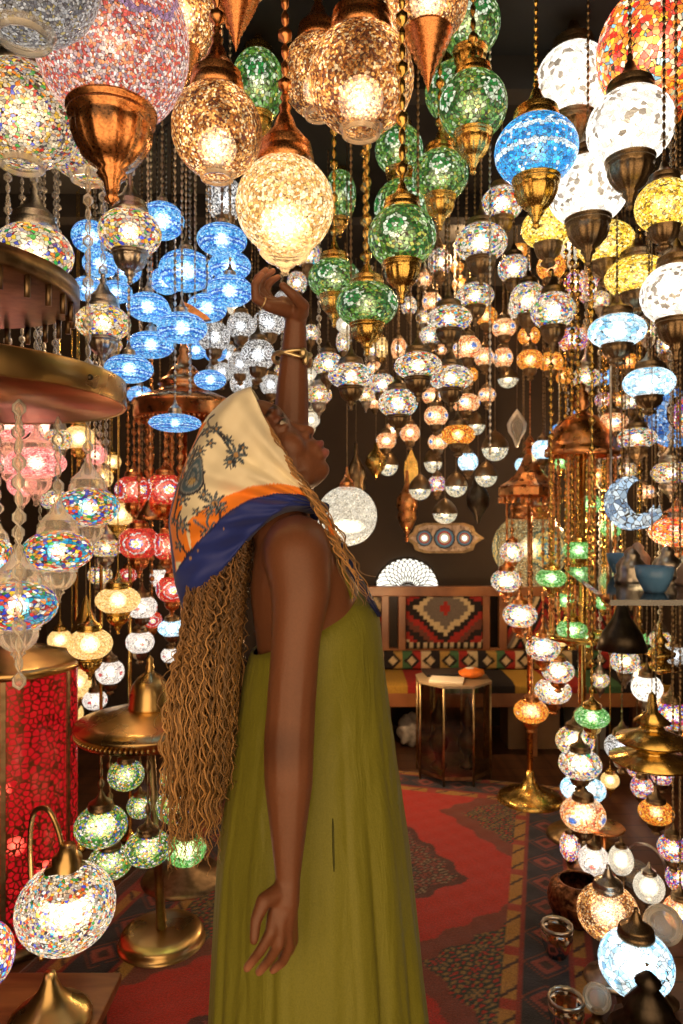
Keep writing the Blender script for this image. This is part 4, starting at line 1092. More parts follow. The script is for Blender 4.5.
# gold pagoda floor lamp with spiralling globes
def pagoda():
    Y = 3.5; b = P(530, 0, Y); x, z = b.x, 0
    r = empty('floor_lamp', (x, Y, 0), 'slim copper floor lamp with pagoda roof and spiralling mosaic globes on round gold base', 'lamp')
    part('base', lathe([(0, .0), (.16, 0), (.165, .012), (.155, .03), (.15, .035), (.11, .05), (.05, .075), (.025, .12), (.018, .16), (0, .16)], 40), M['gold'], r)
    zt = P(0, 497, Y).z
    part('pole', lathe([(0, .1), (.014, .1), (.014, .8), (.02, .81), (.02, .83), (.013, .84), (.013, zt), (0, zt)], 16), M['copper'], r)
    roof = part('roof', lathe([(.15, 0), (.158, .01), (.158, .045), (.15, .05), (.152, .055), (.11, .08), (.07, .12), (.045, .17), (.028, .21), (.02, .215), (.035, .235), (.02, .255), (.03, .27), (.01, .3), (0, .31)], 8), M['copper'], r, False, loc=(0, 0, zt))
    fr = [tubev([(.148*math.cos(a), .148*math.sin(a), -.002), (.148*math.cos(a), .148*math.sin(a), -.03)], .009, 6) for a in [2*PI*k/24 for k in range(24)]]
    [part('fringe_drop', q, M['copper'], roof) for q in fr]
    for k in range(6):
        a = 2*PI*k/6+.3; part('hanging_rod', tubev([(.13*math.cos(a), .13*math.sin(a), zt), (.13*math.cos(a), .13*math.sin(a), zt-.42+.05*k)], .0055, 8), M['copper'], r)
    for i, (px, py, rx, ry, dy) in enumerate([(512, 552, 12, 11, -.09), (506, 581, 15, 12, -.1), (520, 615, 17, 13, -.12), (543, 648, 17, 13, -.1), (558, 671, 16, 12, -.02), (553, 691, 18, 13, .1), (531, 711, 17, 12, -.13)]):
        q = P(px, py, Y+dy)-Vector((x, Y, 0)); R = rx*(Y+dy)/F
        globe_part(r, q, R, ry/rx, 'mosaic_ember' if i == 6 else 'mosaic_spiral' if i % 2 == 9 else 'mosaic_multi', M['copper'], bulb='bulb', chain=zt if i in (0, 3, 6) else q.z+R*2.6)
pagoda()
def dome_lamp():
    Y = 3.1; b = P(582, 0, Y); x = b.x
    r = empty('floor_lamp', (x, Y, 0), 'tall floor lamp under a round copper dome with beaded copper columns', 'lamp')
    zt = P(0, 452, Y).z; R0 = .15
    d = part('dome', lathe([(R0+.006, -.02), (R0+.012, -.015), (R0+.012, .012), (R0, .018), (R0-.002, .03), (.145, .06), (.125, .10), (.095, .135), (.06, .158), (.03, .17), (.022, .19), (.038, .21), (.024, .235), (.03, .25), (.012, .275), (.018, .295), (0, .31)], 40), M['copper'], r, loc=(0, 0, zt))
    for k in range(10):
        a = 2*PI*k/10+.2; prof = []; L = zt-.9
        for i in range(34): z = .9+L*i/34; s = L/34; prof += [(.004, z), (.0085, z+s*.4), (.0085, z+s*.6), (.004, z+s*.95)]
        part('beaded_column', xf(lathe(prof, 6), Matrix.Translation((R0*.92*math.cos(a), R0*.92*math.sin(a), 0))), M['copper'], r)
    part('rim_ring', xf(lathe([(R0*.84, -.012), (R0, -.012), (R0, .012), (R0*.84, .012), (R0*.84, -.012)], 32), Matrix.Translation((0, 0, .9))), M['gold'], r)
    pl = P(591, 0, Y).x-x
    part('pole', lathe([(0, 0), (.016, 0), (.016, .9), (.024, .91), (.016, .93), (.016, zt), (0, zt)], 14), M['gold'], r)
    part('base', lathe([(0, 0), (.15, 0), (.155, .015), (.14, .03), (.05, .06), (.02, .12), (0, .12)], 32), M['bronze'], r)
dome_lamp()
# copper columned stand behind the woman with red globes
def copper_stand():
    Y = 2.75; b = P(184, 0, Y); x = b.x; zt = P(0, 405, Y).z; R0 = .185
    r = empty('floor_lamp', (x, Y, 0), 'copper floor lamp with fretted round canopy, pagoda finial and red star globes', 'lamp')
    part('canopy', lathe([(R0-.01, -.055), (R0+.006, -.05), (R0+.006, -.005), (R0+.014, 0), (R0+.01, .012), (R0-.03, .03), (.12, .045), (.1, .05), (.095, .06), (.09, .075), (.10, .08), (.085, .1), (.06, .115), (.065, .12), (.045, .145), (.022, .165), (.028, .18), (.015, .2), (.02, .215), (.006, .25), (0, .27)], 48, 24, .012), M['copper'], r, loc=(0, 0, zt))
    fr = [xf(ball((0, 0, 0), .007, 6, 5), Matrix.Translation((R0*math.cos(a), R0*math.sin(a), zt-.062))) for a in [2*PI*k/60 for k in range(60)]]
    part('beaded_rim', merge(*fr), M['copper'], r)
    for k in range(7):
        a = 2*PI*k/7+.35; prof = []; z0 = zt-.36; L = .33
        for i in range(8): z = z0+L*i/8; s = L/8; prof += [(.006, z), (.013, z+s*.3), (.015, z+s*.5), (.006, z+s*.9)]
        part('column', xf(lathe(prof, 8), Matrix.Translation((R0*.8*math.cos(a), R0*.8*math.sin(a), 0))), M['copper'], r)
        part('bell', xf(lathe([(.05, 0), (.054, .006), (.048, .02), (.03, .05), (.012, .075), (.006, .1)], 12, 12, .05), Matrix.Translation((R0*.8*math.cos(a), R0*.8*math.sin(a), z0-.09))), M['copper'], r)
    part('pole', lathe([(0, 0), (.013, 0), (.013, zt), (0, zt)], 12), M['copper'], r)
    part('base', lathe([(0, 0), (.16, 0), (.165, .015), (.15, .03), (.05, .05), (.02, .1), (0, .1)], 32), M['bronze'], r)
    for (px, py, rx, ry, dy) in [(134, 490, 19, 15, .02), (165, 490, 20, 17, -.1), (139, 543, 21, 17, -.05), (167, 546, 15, 15, .08), (172, 589, 16, 14, -.08)]:
        q = P(px, py, Y+dy)-Vector((x, Y, 0)); globe_part(r, q, rx*(Y+dy)/F, ry/rx, 'mosaic_red', M['copper'], cup='cup', bulb='bulbdim', chain=zt-.05)
copper_stand()
# brass tray lamp with green globes
def tray_lamp():
    Y = 2.35; b = P(150, 0, Y); x = b.x; zt = P(0, 722, Y).z; R0 = .235
    r = empty('floor_lamp', (x, Y, 0), 'low brass lamp with wide round tray top, dome and cluster of green globes', 'lamp')
    part('tray', lathe([(R0-.01, -.035), (R0+.004, -.032), (R0+.004, -.008), (R0+.01, -.004), (R0+.008, .006), (R0-.04, .02), (.12, .038), (.07, .048), (0, .05)], 56), M['brass'], r, loc=(0, 0, zt))
    fr = [xf(ball((0, 0, 0), .006, 6, 5), Matrix.Translation(((R0+.005)*math.cos(a), (R0+.005)*math.sin(a), zt-.02))) for a in [2*PI*k/90 for k in range(90)]]
    part('beaded_rim', merge(*fr), M['brass'], r)
    part('dome', lathe([(.068, 0), (.072, .006), (.07, .014), (.068, .02), (.066, .05), (.058, .08), (.04, .105), (.02, .12), (.013, .125), (.015, .14), (.01, .15), (.012, .165), (0, .18)], 32), M['brass'], r, loc=(0, 0, zt+.046))
    bx = P(162, 0, Y).x-x
    part('pole', tubev([(0, 0, zt), (bx*.5, 0, zt*.5), (bx, 0, .03)], [.012, .014, .017], 12), M['bronze'], r)
    part('base', xf(lathe([(0, 0), (.142, 0), (.146, .012), (.142, .02), (.136, .022), (.138, .035), (.13, .045), (.1, .052), (0, .056)], 48), Matrix.Translation((bx, 0, 0))), M['brass'], r)
    for i_, (px, py, rx, ry, dy, m) in enumerate([(101, 826, 26, 20, -.16, 0), (110, 862, 22, 16, -.02, 0), (148, 848, 23, 17, -.17, 0), (186, 850, 20, 15, -.1, 1), (176, 806, 20, 17, 0, 0), (126, 775, 18, 15, -.05, 0), (172, 777, 12, 12, .1, 0), (140, 806, 13, 12, .1, 0)]):
        q = P(px, py, Y+dy)-Vector((x, Y, 0)); globe_part(r, q, rx*(Y+dy)/F, ry/rx, ['mosaic_meadow', 'mosaic_glowgreen', 'mosaic_meadow'][m], M['bronze'], cup=None, bulb='bulbdim' if i_ % 3 else 'bulb', chain=zt-.02)
tray_lamp()
# brass drum chandelier rings at left
def drum():
    Y = 1.42; x = P(-70, 0, Y).x; zt = P(0, 388, 1.42).z; R0 = .38
    r = empty('pendant_lamp', (x, Y, zt), 'big brass drum chandelier at the left edge carrying the turquoise-ringed pendants', 'lamp')
    part('rim', lathe([(R0-.006, -.025), (R0, -.027), (R0+.002, -.024), (R0+.002, .024), (R0, .027), (R0-.006, .025), (R0-.006, -.025)], 72), M['brass'], r)
    part('underside', lathe([(0, -.0245), (R0-.006, -.0245), (R0-.006, -.019), (0, -.019)], 72), metal('copper_sheet', (.75, .35, .2), .35, sc_=4, bump=.03), r)
    for k in range(9):
        a = 2*PI*k/9-.3; part('rivet', ball(((R0+.002)*math.cos(a), (R0+.002)*math.sin(a), 0), .006, 10, 6), M['dark'], r)
    part('stem', lathe([(0, 0), (.02, 0), (.02, .12), (.03, .14), (.02, .16), (.012, .5), (.012, CEIL-zt), (0, CEIL-zt)], 14), M['bronze'], r)
    zu = .2
    part('upper_tier', lathe([(0, zu-.01), (.27, zu-.01), (.285, zu-.005), (.285, zu+.03), (.27, zu+.035), (0, zu+.04)], 48), M['bronze'], r)
    fr = [tubev([(.27*math.cos(a), .27*math.sin(a), zu-.008), (.27*math.cos(a), .27*math.sin(a), zu-.05)], .006, 6) for a in [2*PI*k/30 for k in range(30)]]
    [part('fringe_drop', q, M['bronze'], r) for q in fr]
drum()
# red fretwork drum floor lamp
def red_drum():
    Y = 2.45; x = P(12, 0, Y).x; R0 = .215; zt = P(0, 662, Y).z
    r = empty('floor_lamp', (x, Y, 0), 'tall glowing red cylinder floor lamp with fretwork and brass lid', 'lamp')
    t = NT('red_fretwork'); tc = t.n('ShaderNodeTexCoord'); mp = t.n('ShaderNodeMapping'); t.set(mp.inputs[0], tc.outputs['Object'])
    ve = t.n('ShaderNodeTexVoronoi', feature='DISTANCE_TO_EDGE', i_Scale=50.); ve.inputs['Randomness'].default_value = .8; t.set(ve.inputs['Vector'], mp.outputs[0])
    g = t.math('GREATER_THAN', ve.outputs[0], .09)
    no = t.n('ShaderNodeTexNoise', i_Scale=5.); t.set(no.inputs['Vector'], tc.outputs['Object'])
    p1 = t.n('ShaderNodeBsdfPrincipled', i_Roughness=.2); p1.inputs['Base Color'].default_value = (.35, .005, .01, 1); p1.inputs['Emission Color'].default_value = (.8, .012, .02, 1); p1.inputs['Emission Strength'].default_value = .36
    tr = t.n('ShaderNodeBsdfTransparent'); tr.inputs[0].default_value = (1, .12, .1, 1)
    mx = t.n('ShaderNodeMixShader', i_0=.3); t.set(mx.inputs[1], p1.outputs[0]); t.set(mx.inputs[2], tr.outputs[0])
    p2 = t.n('ShaderNodeBsdfPrincipled', i_Roughness=.35, i_Metallic=.8); p2.inputs['Base Color'].default_value = (.25, .07, .03, 1)
    m2 = t.n('ShaderNodeMixShader'); t.set(m2.inputs[0], g); t.set(m2.inputs[1], p2.outputs[0]); t.set(m2.inputs[2], mx.outputs[0]); fm = t.out(m2)
    part('shade', lathe([(R0, .03), (R0, zt)], 64), fm, r)
    for k in range(6):
        a = 2*PI*k/6-1.25; part('upright', boxv(-.008, .008, -.006, .006, 0, zt), M['bronze'], r, False, loc=(R0*math.cos(a), R0*math.sin(a), 0), rot=(0, 0, a+PI/2))
    part('lid', lathe([(R0+.01, -.02), (R0+.022, -.015), (R0+.022, .006), (R0+.005, .014), (.16, .03), (.12, .045), (.06, .06), (0, .065)], 56), M['brass'], r, loc=(0, 0, zt))
    part('foot_ring', lathe([(R0-.02, 0), (R0+.02, 0), (R0+.022, .02), (R0+.006, .035), (R0-.02, .035), (R0-.02, 0)], 56), M['bronze'], r)
    for (dx, dz, dy) in [(-.08, .62, -.08), (.06, .33, -.1), (.02, .52, -.12), (.12, .2, 0), (-.05, .22, -.1)]:
        obj('bulb', comp('bulb', M['bulb']), r, loc=(dx, dy, dz), scale=.024)
red_drum()
# goose-neck desk lamp at lower left, standing on a box-stool
def swan():
    Y = 1.75; b = P(50, 1010, Y); x = b.x; zb = P(0, 1022, Y).z
    st = empty('display_plinth', (x-.08, Y+.02, 0), 'low dark wooden plinth in the bottom left corner under the swan-neck lamp', 'plinth')
    bevel(part('plinth_top', boxv(-.24, .2, -.17, .17, zb-.03, zb), benchwood, st, False)); bevel(part('plinth_body', boxv(-.21, .17, -.14, .14, .0135, zb-.03), plain('plinth_paint', (.09, .05, .03), .6), st, False))
    r = empty('table_lamp', (x, Y, zb), 'brass swan-neck table lamp with a white multicoloured mosaic globe tipping down', 'lamp')
    part('base', lathe([(0, 0), (.098, 0), (.102, .008), (.098, .018), (.085, .03), (.055, .05), (.03, .078), (.018, .105), (.012, .125), (0, .125)], 40), M['brass'], r)
    L = lambda px, py, Y_=Y: P(px, py, Y_)-Vector((x, Y, zb))
    pts = [L(42, 960), L(36, 930, Y+.05), L(31, 880, Y+.07), L(30, 840, Y+.06), L(33, 815, Y+.04), L(41, 808, Y+.02), L(50, 812), L(58, 830), L(63, 850)]
    pts = polyl3(pts, 40); part('arm', tubev(pts, .0065, 10), M['brass'], r)
    sk = part('socket', lathe([(.062, -.03), (.066, -.02), (.06, .0), (.05, .018), (.034, .026), (.036, .05), (.024, .06), (.018, .085), (0, .085)], 28), M['brass'], r, loc=L(66, 876), rot=(.15, .12, 0))
    g = globe_part(r, L(66, 907), 48*Y/F, .87, 'mosaic_fine', M['brass'], cap=None, cup=None)
def polyl3(pts, n):
    out = []
    for k in range(n):
        s_ = k/(n-1)*(len(pts)-1); i = min(int(s_), len(pts)-2); t = s_-i
        a0, a1, a2, a3 = pts[max(i-1, 0)], pts[i], pts[i+1], pts[min(i+2, len(pts)-1)]
        out.append(.5*((2*a1)+(a2-a0)*t+(2*a0-5*a1+4*a2-a3)*t*t+(-a0+3*a1-3*a2+a3)*t**3))
    return out
swan()
def stem_lamp(px, py, rx, ry, Y, mat, mt, label, foot=.07, cap='cap', zfoot=.0135, bulb='bulb', name='table_lamp', k=None):
    q = P(px, py, Y); R = rx*Y/F; r = empty(name, (q.x, Y, zfoot), label, 'lamp')
    h = q.z-zfoot; kk = ry/rx; zc = h-R*kk*.86
    part('stand', lathe([(0, 0), (foot, 0), (foot*1.03, .008), (foot*.9, .02), (foot*.4, .035), (.018, min(.07, zc*.5)), (.012, zc*.6), (.02, zc*.68), (.012, zc*.75), (.014, zc-.02), (R*.4, zc-.008), (R*.5, zc), (R*.48, zc+.008), (0, zc+.008)], 28), M[mt], r)
    globe_part(r, (0, 0, h), R, kk, mat, M[mt], cup=None, cap=cap, bulb=bulb)
    return r
stem_lamp(0, 952, 20, 30, 1.6, 'mosaic_rainbow', 'bronze', 'table lamp with an orange and violet mosaic globe cut by the left edge', zfoot=.02) if False else None
q = stem_lamp(-12, 955, 25, 32, 1.66, 'mosaic_rainbow', 'bronze', 'small table lamp with rainbow mosaic globe cut off by the lower left edge', foot=.03, zfoot=P(0, 1022, 1.75).z, cap=None)
# lower right standing cluster
stem_lamp(608, 912, 30, 27, 2.15, 'mosaic_amber', 'silver', 'table lamp with gold and red crackled globe, low between swan lamps at lower right')
stem_lamp(636, 963, 36, 31, 1.85, 'mosaic_paleblue', 'bronze', 'table lamp with pale blue and white globe in the bottom right corner', foot=.085, bulb='bulbcool')
stem_lamp(594, 860, 15, 15, 2.6, 'mosaic_diamond', 'bronze', 'small table lamp with a white daisy globe under the copper saucer', foot=.05)
stem_lamp(621, 860, 12, 15, 2.43, 'mosaic_pearl', 'bronze', 'small table lamp with a dull pearly globe, right of the daisy lamp', foot=.045)
stem_lamp(649, 887, 15, 15, 2.35, 'mosaic_pearl', 'silver', 'unlit looking pearly table lamp between the red and the rainbow lamps', foot=.05)
# dark silver fluted urn in front of the pale blue lamp
def pot(px, ybot, Y, prof, mat, label, name, cat, seg=28, fl=0, amp=0, zf=None, group=None):
    z = P(0, ybot, Y).z if zf is None else zf; o = part(name, lathe(prof, seg, fl, amp), M[mat] if isinstance(mat, str) else mat, None, loc=(P(px, 0, Y).x, Y, z)); tag(o, label, cat, group); return o
pot(648, 0, 1.62, [(0, 0), (.05, 0), (.055, .02), (.03, .05), (.045, .09), (.085, .15), (.095, .2), (.08, .25), (.05, .275), (.056, .285), (.04, .31), (.02, .335), (.03, .35), (.01, .37), (0, .375)], 'dark', 'dark silver fluted lidded urn in the bottom right corner in front of the blue lamp', 'lidded_urn', 'urn', fl=14, amp=.04, zf=.0135)
def cupg(px, py, Y, rx, label):
    R = rx*Y/F; z = 0.0126; q = P(px, py, Y)
    o = part('glass_bowl', lathe([(0, .0), (R*.6, 0), (R*.9, q.z*.35), (R*1.05, q.z*.7), (R, q.z), (R*.93, q.z), (R*.95, q.z*.7), (R*.8, q.z*.37), (R*.5, .012), (0, .012)], 32, 10, .02), M['amberglass'], None, loc=(q.x, Y, z)); tag(o, label, 'bowl')
    part('rim_band', lathe([(R*.9, q.z-.004), (R*1.03, q.z-.006), (R*1.06, q.z+.002), (R*1.0, q.z+.008), (R*.9, q.z+.004), (R*.9, q.z-.004)], 32, 16, .02), M['silver'], o)
cupg(557, 930, 2.27, 15, 'amber glass bowl with a silver rim standing on the rug, farther one'); cupg(566, 1004, 1.94, 17, 'amber glass bowl with a silver rim at the bottom edge of the picture')
pot(578, 0, 2.45, [(0, 0), (.05, 0), (.08, .02), (.1, .06), (.105, .09), (.095, .13), (.07, .15), (.062, .15), (.085, .13), (.095, .09), (.09, .06), (.05, .015), (0, .012)], metal('pierced_copper', (.4, .17, .08), .4, (.04, .015, .01), .6, 60), 'pierced dark copper bowl on the floor at the right of the rug', 'pierced_bowl', 'bowl', zf=.013)
# clear glass globe lying between
def crystal_lamp(px, py, rx, Y, label):
    q = P(px, py, Y); R = rx*Y/F; r = empty('glass_lamp', (q.x, Y, 0), label, 'lamp')
    part('glass_globe', ball((0, 0, q.z), R, 28, 18), M['crystal'], r); part('foot', lathe([(0, .0135), (R*.8, .0135), (R*.8, .02), (.015, .035), (.012, q.z-R*.9), (R*.4, q.z-R*.93), (R*.4, q.z-R*.86), (0, q.z-R*.86)], 24), M['bronze'], r)
crystal_lamp(597, 998, 14, 1.95, 'clear glass globe lamp left of the dark urn'); crystal_lamp(636, 878, 17, 2.75, 'clear glass globe lamp behind the swan necks at lower right'); crystal_lamp(663, 925, 19, 2.05, 'clear glass globe lamp near the right edge, low')
# spiral floor lamp (right) with pole, curved arms and stacked globes
def spiral_lamp(px, label, gl, Y, ztop, arms=True):
    x = P(px, 0, Y).x; r = empty('floor_lamp', (x, Y, 0), label, 'lamp')
    part('base', lathe([(0, 0), (.12, 0), (.125, .012), (.11, .025), (.04, .05), (.015, .09), (0, .09)], 32), M['bronze'], r)
    part('pole', lathe([(0, .05), (.011, .05), (.011, ztop), (.018, ztop+.005), (.018, ztop+.02), (0, ztop+.04)], 12), M['bronze'], r)
    for (gx, gy, rx, ry, dy, m) in gl:
        q = P(gx, gy, Y+dy)-Vector((x, Y, 0)); R = rx*(Y+dy)/F
        g = globe_part(r, q, R, ry/rx, m, M['bronze'])
        t_ = q+Vector((0, 0, R*ry/rx*.86+R*.6)); e = Vector((0, 0, min(ztop, t_.z+.04))); mid = (t_+e)/2+Vector((0, 0, .05))
        part('arm', tubev(polyl3([e, mid, t_+Vector((0, 0, .02)), t_], 14), .005, 8), M['bronze'], r)
spiral_lamp(597, 'floor lamp with a vertical column of four mosaic globes, the blue-winged one third', [(575, 741, 19, 15, 0, 'mosaic_cream'), (580, 764, 21, 15, -.1, 'mosaic_multi'), (583, 789, 22, 13, .0, 'mosaic_paleblue'), (583, 814, 22, 17, -.12, 'mosaic_peach'), (570, 846, 10, 15, .0, 'mosaic_rainbow')], 2.85, .62)
pot(606, 0, 2.72, [(0, .2), (.03, .2), (.035, .215), (.05, .235), (.062, .24), (.062, .246), (.02, .25), (.012, .235), (0, .235)], 'copper', 'x', 'saucer', 's') if False else None
def swannecks():
    for (pts, lab) in (([(650, 1010, 2.0), (668, 960, 2.05), (672, 900, 2.1), (664, 862, 2.1), (650, 852, 2.1), (632, 850, 2.1), (622, 856, 2.12)], 'a'), ):
        pass
swannecks()
# copper saucer lamp
def saucer_lamp():
    Y = 2.72; q = P(604, 836, Y); r = empty('table_lamp', (q.x, Y, .0135), 'copper saucer-topped lamp stand with long curved neck, right of the column of globes', 'lamp')
    part('saucer', lathe([(0, 0), (.03, 0), (.07, .012), (.078, .022), (.074, .026), (.03, .012), (0, .012)], 32), M['copper'], r, loc=(0, 0, q.z)); part('pole', lathe([(0, 0), (.009, 0), (.009, q.z), (0, q.z)], 10), M['copper'], r)
    part('foot', lathe([(0, 0), (.07, 0), (.07, .01), (.02, .03), (0, .03)], 24), M['copper'], r)
    L = lambda a, b, c: P(a, b, c)-Vector((q.x, Y, 0))
    part('curved_neck', tubev(polyl3([Vector((0, 0, q.z*.3)), L(625, 856, Y), L(636, 848, Y-.05), L(650, 850, Y-.1), L(662, 862, Y-.12), L(668, 880, Y-.12)], 30), .006, 8), M['silver'], r)
saucer_lamp()

# ------------------------------------------------------------ bench with kilims
def kilim_panel(parent, name, x0, x1, a0, a1, place, style):
    nu = max(20, int((x1-x0)/.008)); nv = max(12, int((a1-a0)/.008)); u = np.linspace(0, 1, nu); v = np.linspace(0, 1, nv); U, V = np.meshgrid(u, v)
    wx, wy = x1-x0, a1-a0; X = U*wx; Z = V*wy; st = .022
    Xs = np.floor(X/st)*st+st/2; Zs = np.floor(Z/st)*st+st/2
    red = (.3, .02, .015); blk = (.015, .01, .01); crm = (.5, .38, .22); gry = (.14, .11, .09); grn = (.05, .12, .05); brn = (.13, .04, .025); org = (.5, .16, .04)
    pal = [red, blk, crm, gry, brn, red, blk]
    c = np.zeros(U.shape+(3,))
    if style == 'diamond':
        d = (np.abs(Xs-wx/2)+np.abs(Zs-wy*.78)*1.15)/.052; k = np.floor(d).astype(int)
        order = [red, gry, gry, crm, blk, red, brn, blk, red, crm, blk, red, brn]
        for i, o in enumerate(order): c[k == i] = o
        c[k >= len(order)] = brn; b = Z < .045; c[b] = crm; c[b & (np.floor(X/.022) % 2 == 0)] = blk
    elif style == 'zig':
        ph = np.abs(((X/.16) % 1)-.5)*.16*2; k = np.floor((Z+ph)/.045).astype(int) % 7
        for i, o in enumerate(pal): c[k == i] = o
    elif style == 'step':
        c[:] = brn; k = np.floor(X/.06).astype(int) % 5; s = [red, (.5, .38, .22), blk, (.35, .2, .05), grn]
        for i, o in enumerate(s): c[k == i] = o
        dd = np.abs(((X/.12) % 1)-.5)*.12+np.abs(Z-wy*.5); c[dd < .05] = blk; c[dd < .028] = crm
    else:
        c[:] = red; k = np.floor(X/.21).astype(int) % 4
        for i, o in enumerate([red, grn, blk, (.4, .22, .03)]): c[k == i] = o
    bul = .03*np.sqrt(np.clip(1-(2*U-1)**8, 0, 1)*np.clip(1-(2*V-1)**6, 0, 1))
    base = np.array([place(x, z, b) for x, z, b in zip((x0+X).ravel(), Z.ravel(), bul.ravel())])
    idx = np.arange(nu*nv).reshape(nv, nu); f = np.stack([idx[:-1, :-1], idx[:-1, 1:], idx[1:, 1:], idx[1:, :-1]], -1).reshape(-1, 4).tolist()
    me = mesh_from(name, base, f, KIL); set_vcol(me, c.reshape(-1, 3)); o = obj(name, me, parent); s = o.modifiers.new('t', 'SOLIDIFY'); s.thickness = .03; s.offset = -1; return o
KIL = vcol('kilim_wool', rough=.95, noise=.2, bump=.5, bsc=180)
def bench():
    r = empty('bench', (.65, 4.4, 0), 'long wooden bench with kilim covered back and seat against the dark back wall', 'bench')
    r.location = (0, 0, 0); x0, x1 = -.45, 1.95; yb = 4.62
    def bx(n, *a): return bevel(part(n, boxv(*a), benchwood, r, False))
    bx('top_rail', x0, x1, yb-.06, yb, .90, .965); bx('lower_rail', x0, x1, yb-.05, yb-.01, .50, .56); bx('seat_frame', x0, x1, 4.14, yb-.02, .32, .38); bx('front_rail', x0, x1, 4.12, 4.15, .30, .39)
    for x in (-.45, .26, .37, .92, 1.03, 1.9):
        bx('post', x, x+.05, yb-.055, yb-.005, .38, .93)
    for x in (-.44, .2, 1.1, 1.88): bx('leg', x, x+.06, 4.14, 4.2, 0, .31); bx('leg', x, x+.06, yb-.1, yb-.04, 0, .31)
    for (a, b, st) in ((-.39, .26, 'zig'), (.42, .92, 'diamond'), (1.08, 1.9, 'zig')): kilim_panel(r, 'back_panel', a, b, 0, .34, lambda x, z, bb: (x, yb-.06-bb, .56+z), st)
    kilim_panel(r, 'seat_roll', x0, x1, 0, .12, lambda x, z, bb: (x, 4.5-bb, .44+z), 'step')
    kilim_panel(r, 'seat_cushion', x0, x1, 0, .42, lambda x, z, bb: (x, 4.13+z, .41+bb), 'stripe')
    kilim_panel(r, 'seat_edge', x0, x1, 0, .055, lambda x, z, bb: (x, 4.128-bb*.3, .375+z), 'stripe')
bench()
# ------------------------------------------------------------ glass display stand with things on top
def vitrine():
    Y = 3.85; x = P(453, 0, Y).x; R0 = .205; h = .525
    r = empty('display_stand', (x, Y, .0142), 'octagonal glass-sided display stand on the wooden floor in front of the bench', 'stand')
    ft = metal('fret_metal', (.5, .36, .18), .4)
    V, Fs = [], []
    top = [(R0*math.cos(2*PI*(k+.5)/8), R0*math.sin(2*PI*(k+.5)/8)) for k in range(8)]
    part('top', ([(a*1.04, b*1.04, h-.012) for a, b in top]+[(a*1.04, b*1.04, h) for a, b in top], [tuple(range(8))[::-1], tuple(range(8, 16))]+[(k, (k+1) % 8, 8+(k+1) % 8, 8+k) for k in range(8)]), plain('stand_top', (.3, .22, .13), .3), r, False)
    for k in range(8):
        a, b = top[k], top[(k+1) % 8]
        part('glass_pane', ([(a[0], a[1], .05), (b[0], b[1], .05), (b[0], b[1], h-.014), (a[0], a[1], h-.014)], [(0, 1, 2, 3)]), glass('pane_glass', (.95, .85, .68), .06, .1, gloss=True), r, False)
        part('corner_post', tubev([(a[0], a[1], 0), (a[0], a[1], h-.01)], .006, 8), ft, r)
    part('bottom_ring', ([(a, b, .03) for a, b in top]+[(a, b, .05) for a, b in top], [tuple(range(8))[::-1], tuple(range(8, 16))]+[(k, (k+1) % 8, 8+(k+1) % 8, 8+k) for k in range(8)]), M['bronze'], r, False)
    for i, dx in enumerate((-.085, .07)):
        o = part('ornament', lathe([(0, 0), (.04, 0), (.045, .015), (.015, .04), (.02, .07), (.045, .11), (.05, .15), (.03, .19), (.015, .21), (.035, .25), (.04, .28), (.02, .32), (.01, .36), (0, .39)], 20, 10, .08), M['dark'], None, loc=(x+dx, Y-.05, .0655))
        tag(o, ('dark metal baluster ornament inside the glass stand, ' + ('left one' if i == 0 else 'right one')), 'ornament')
    o = part('tablet', boxv(-.12, .12, -.08, .08, 0, .012), plain('black_plastic', (.015, .015, .018), .3), None, False, loc=(x-.03, Y+.105, h+.0135), rot=(0, 0, .1)); bevel(o, .003); tag(o, 'black flat folder lying on the glass stand', 'folder')
    o = part('booklet', boxv(-.09, .09, -.065, .065, 0, .012), plain('paper_white', (.7, .62, .5), .7), None, False, loc=(x-.045, Y-.075, h+.0135), rot=(0, 0, -.25)); bevel(o, .002); tag(o, 'cream paper booklet lying on the front of the glass stand', 'booklet')
    pk = ball((0, 0, .028), (.075, .055, .028), 20, 12); pk = ([Vector((v[0], v[1], v[2]))*(1+.07*math.sin(v[0]*120)*math.cos(v[1]*90)) for v in pk[0]], pk[1])
    o = part('packet', pk, plain('orange_wrapper', (.9, .2, .02), .3, noise=.3, sc_=18), None, loc=(x+.1, Y-.01, h+.0155), rot=(0, 0, .3)); tag(o, 'crumpled orange packet lying on the right of the glass stand', 'packet')
    part('white_patch', xf(ball((0, 0, 0), (.028, .02, .004), 12, 8), Matrix.Translation((-.01, 0, .055))), plain('wrapper_white', (.8, .75, .68), .4), o)
vitrine()
def box(px0, px1, ytop, Y, d, mat, label, name='cardboard_box', flap=True):
    x0, x1 = P(px0, 0, Y).x, P(px1, 0, Y).x; zt = min(.29, P(0, ytop, Y).z); r = empty(name, ((x0+x1)/2, Y, 0), label, 'box'); w = (x1-x0)/2
    bevel(part('carton', boxv(-w, w, 0, d, 0, zt-.004), mat, r, False)); part('flap', boxv(-w, w, 0, d*.49, zt-.003, zt), mat, r, False); part('flap', boxv(-w, w, d*.51, d, zt-.003, zt), mat, r, False)
card = plain('cardboard', (.3, .17, .08), .8, noise=.2)
box(508, 560, 693, 4.28, .22, card, 'brown cardboard box under the bench behind the gold lamp base'); box(352, 391, 688, 4.28, .22, card, 'brown cardboard box under the bench beside the green dress')
box(575, 606, 664, 4.27, .22, plain('pale_card', (.4, .38, .32), .8, noise=.2), 'pale carton under the right part of the bench')
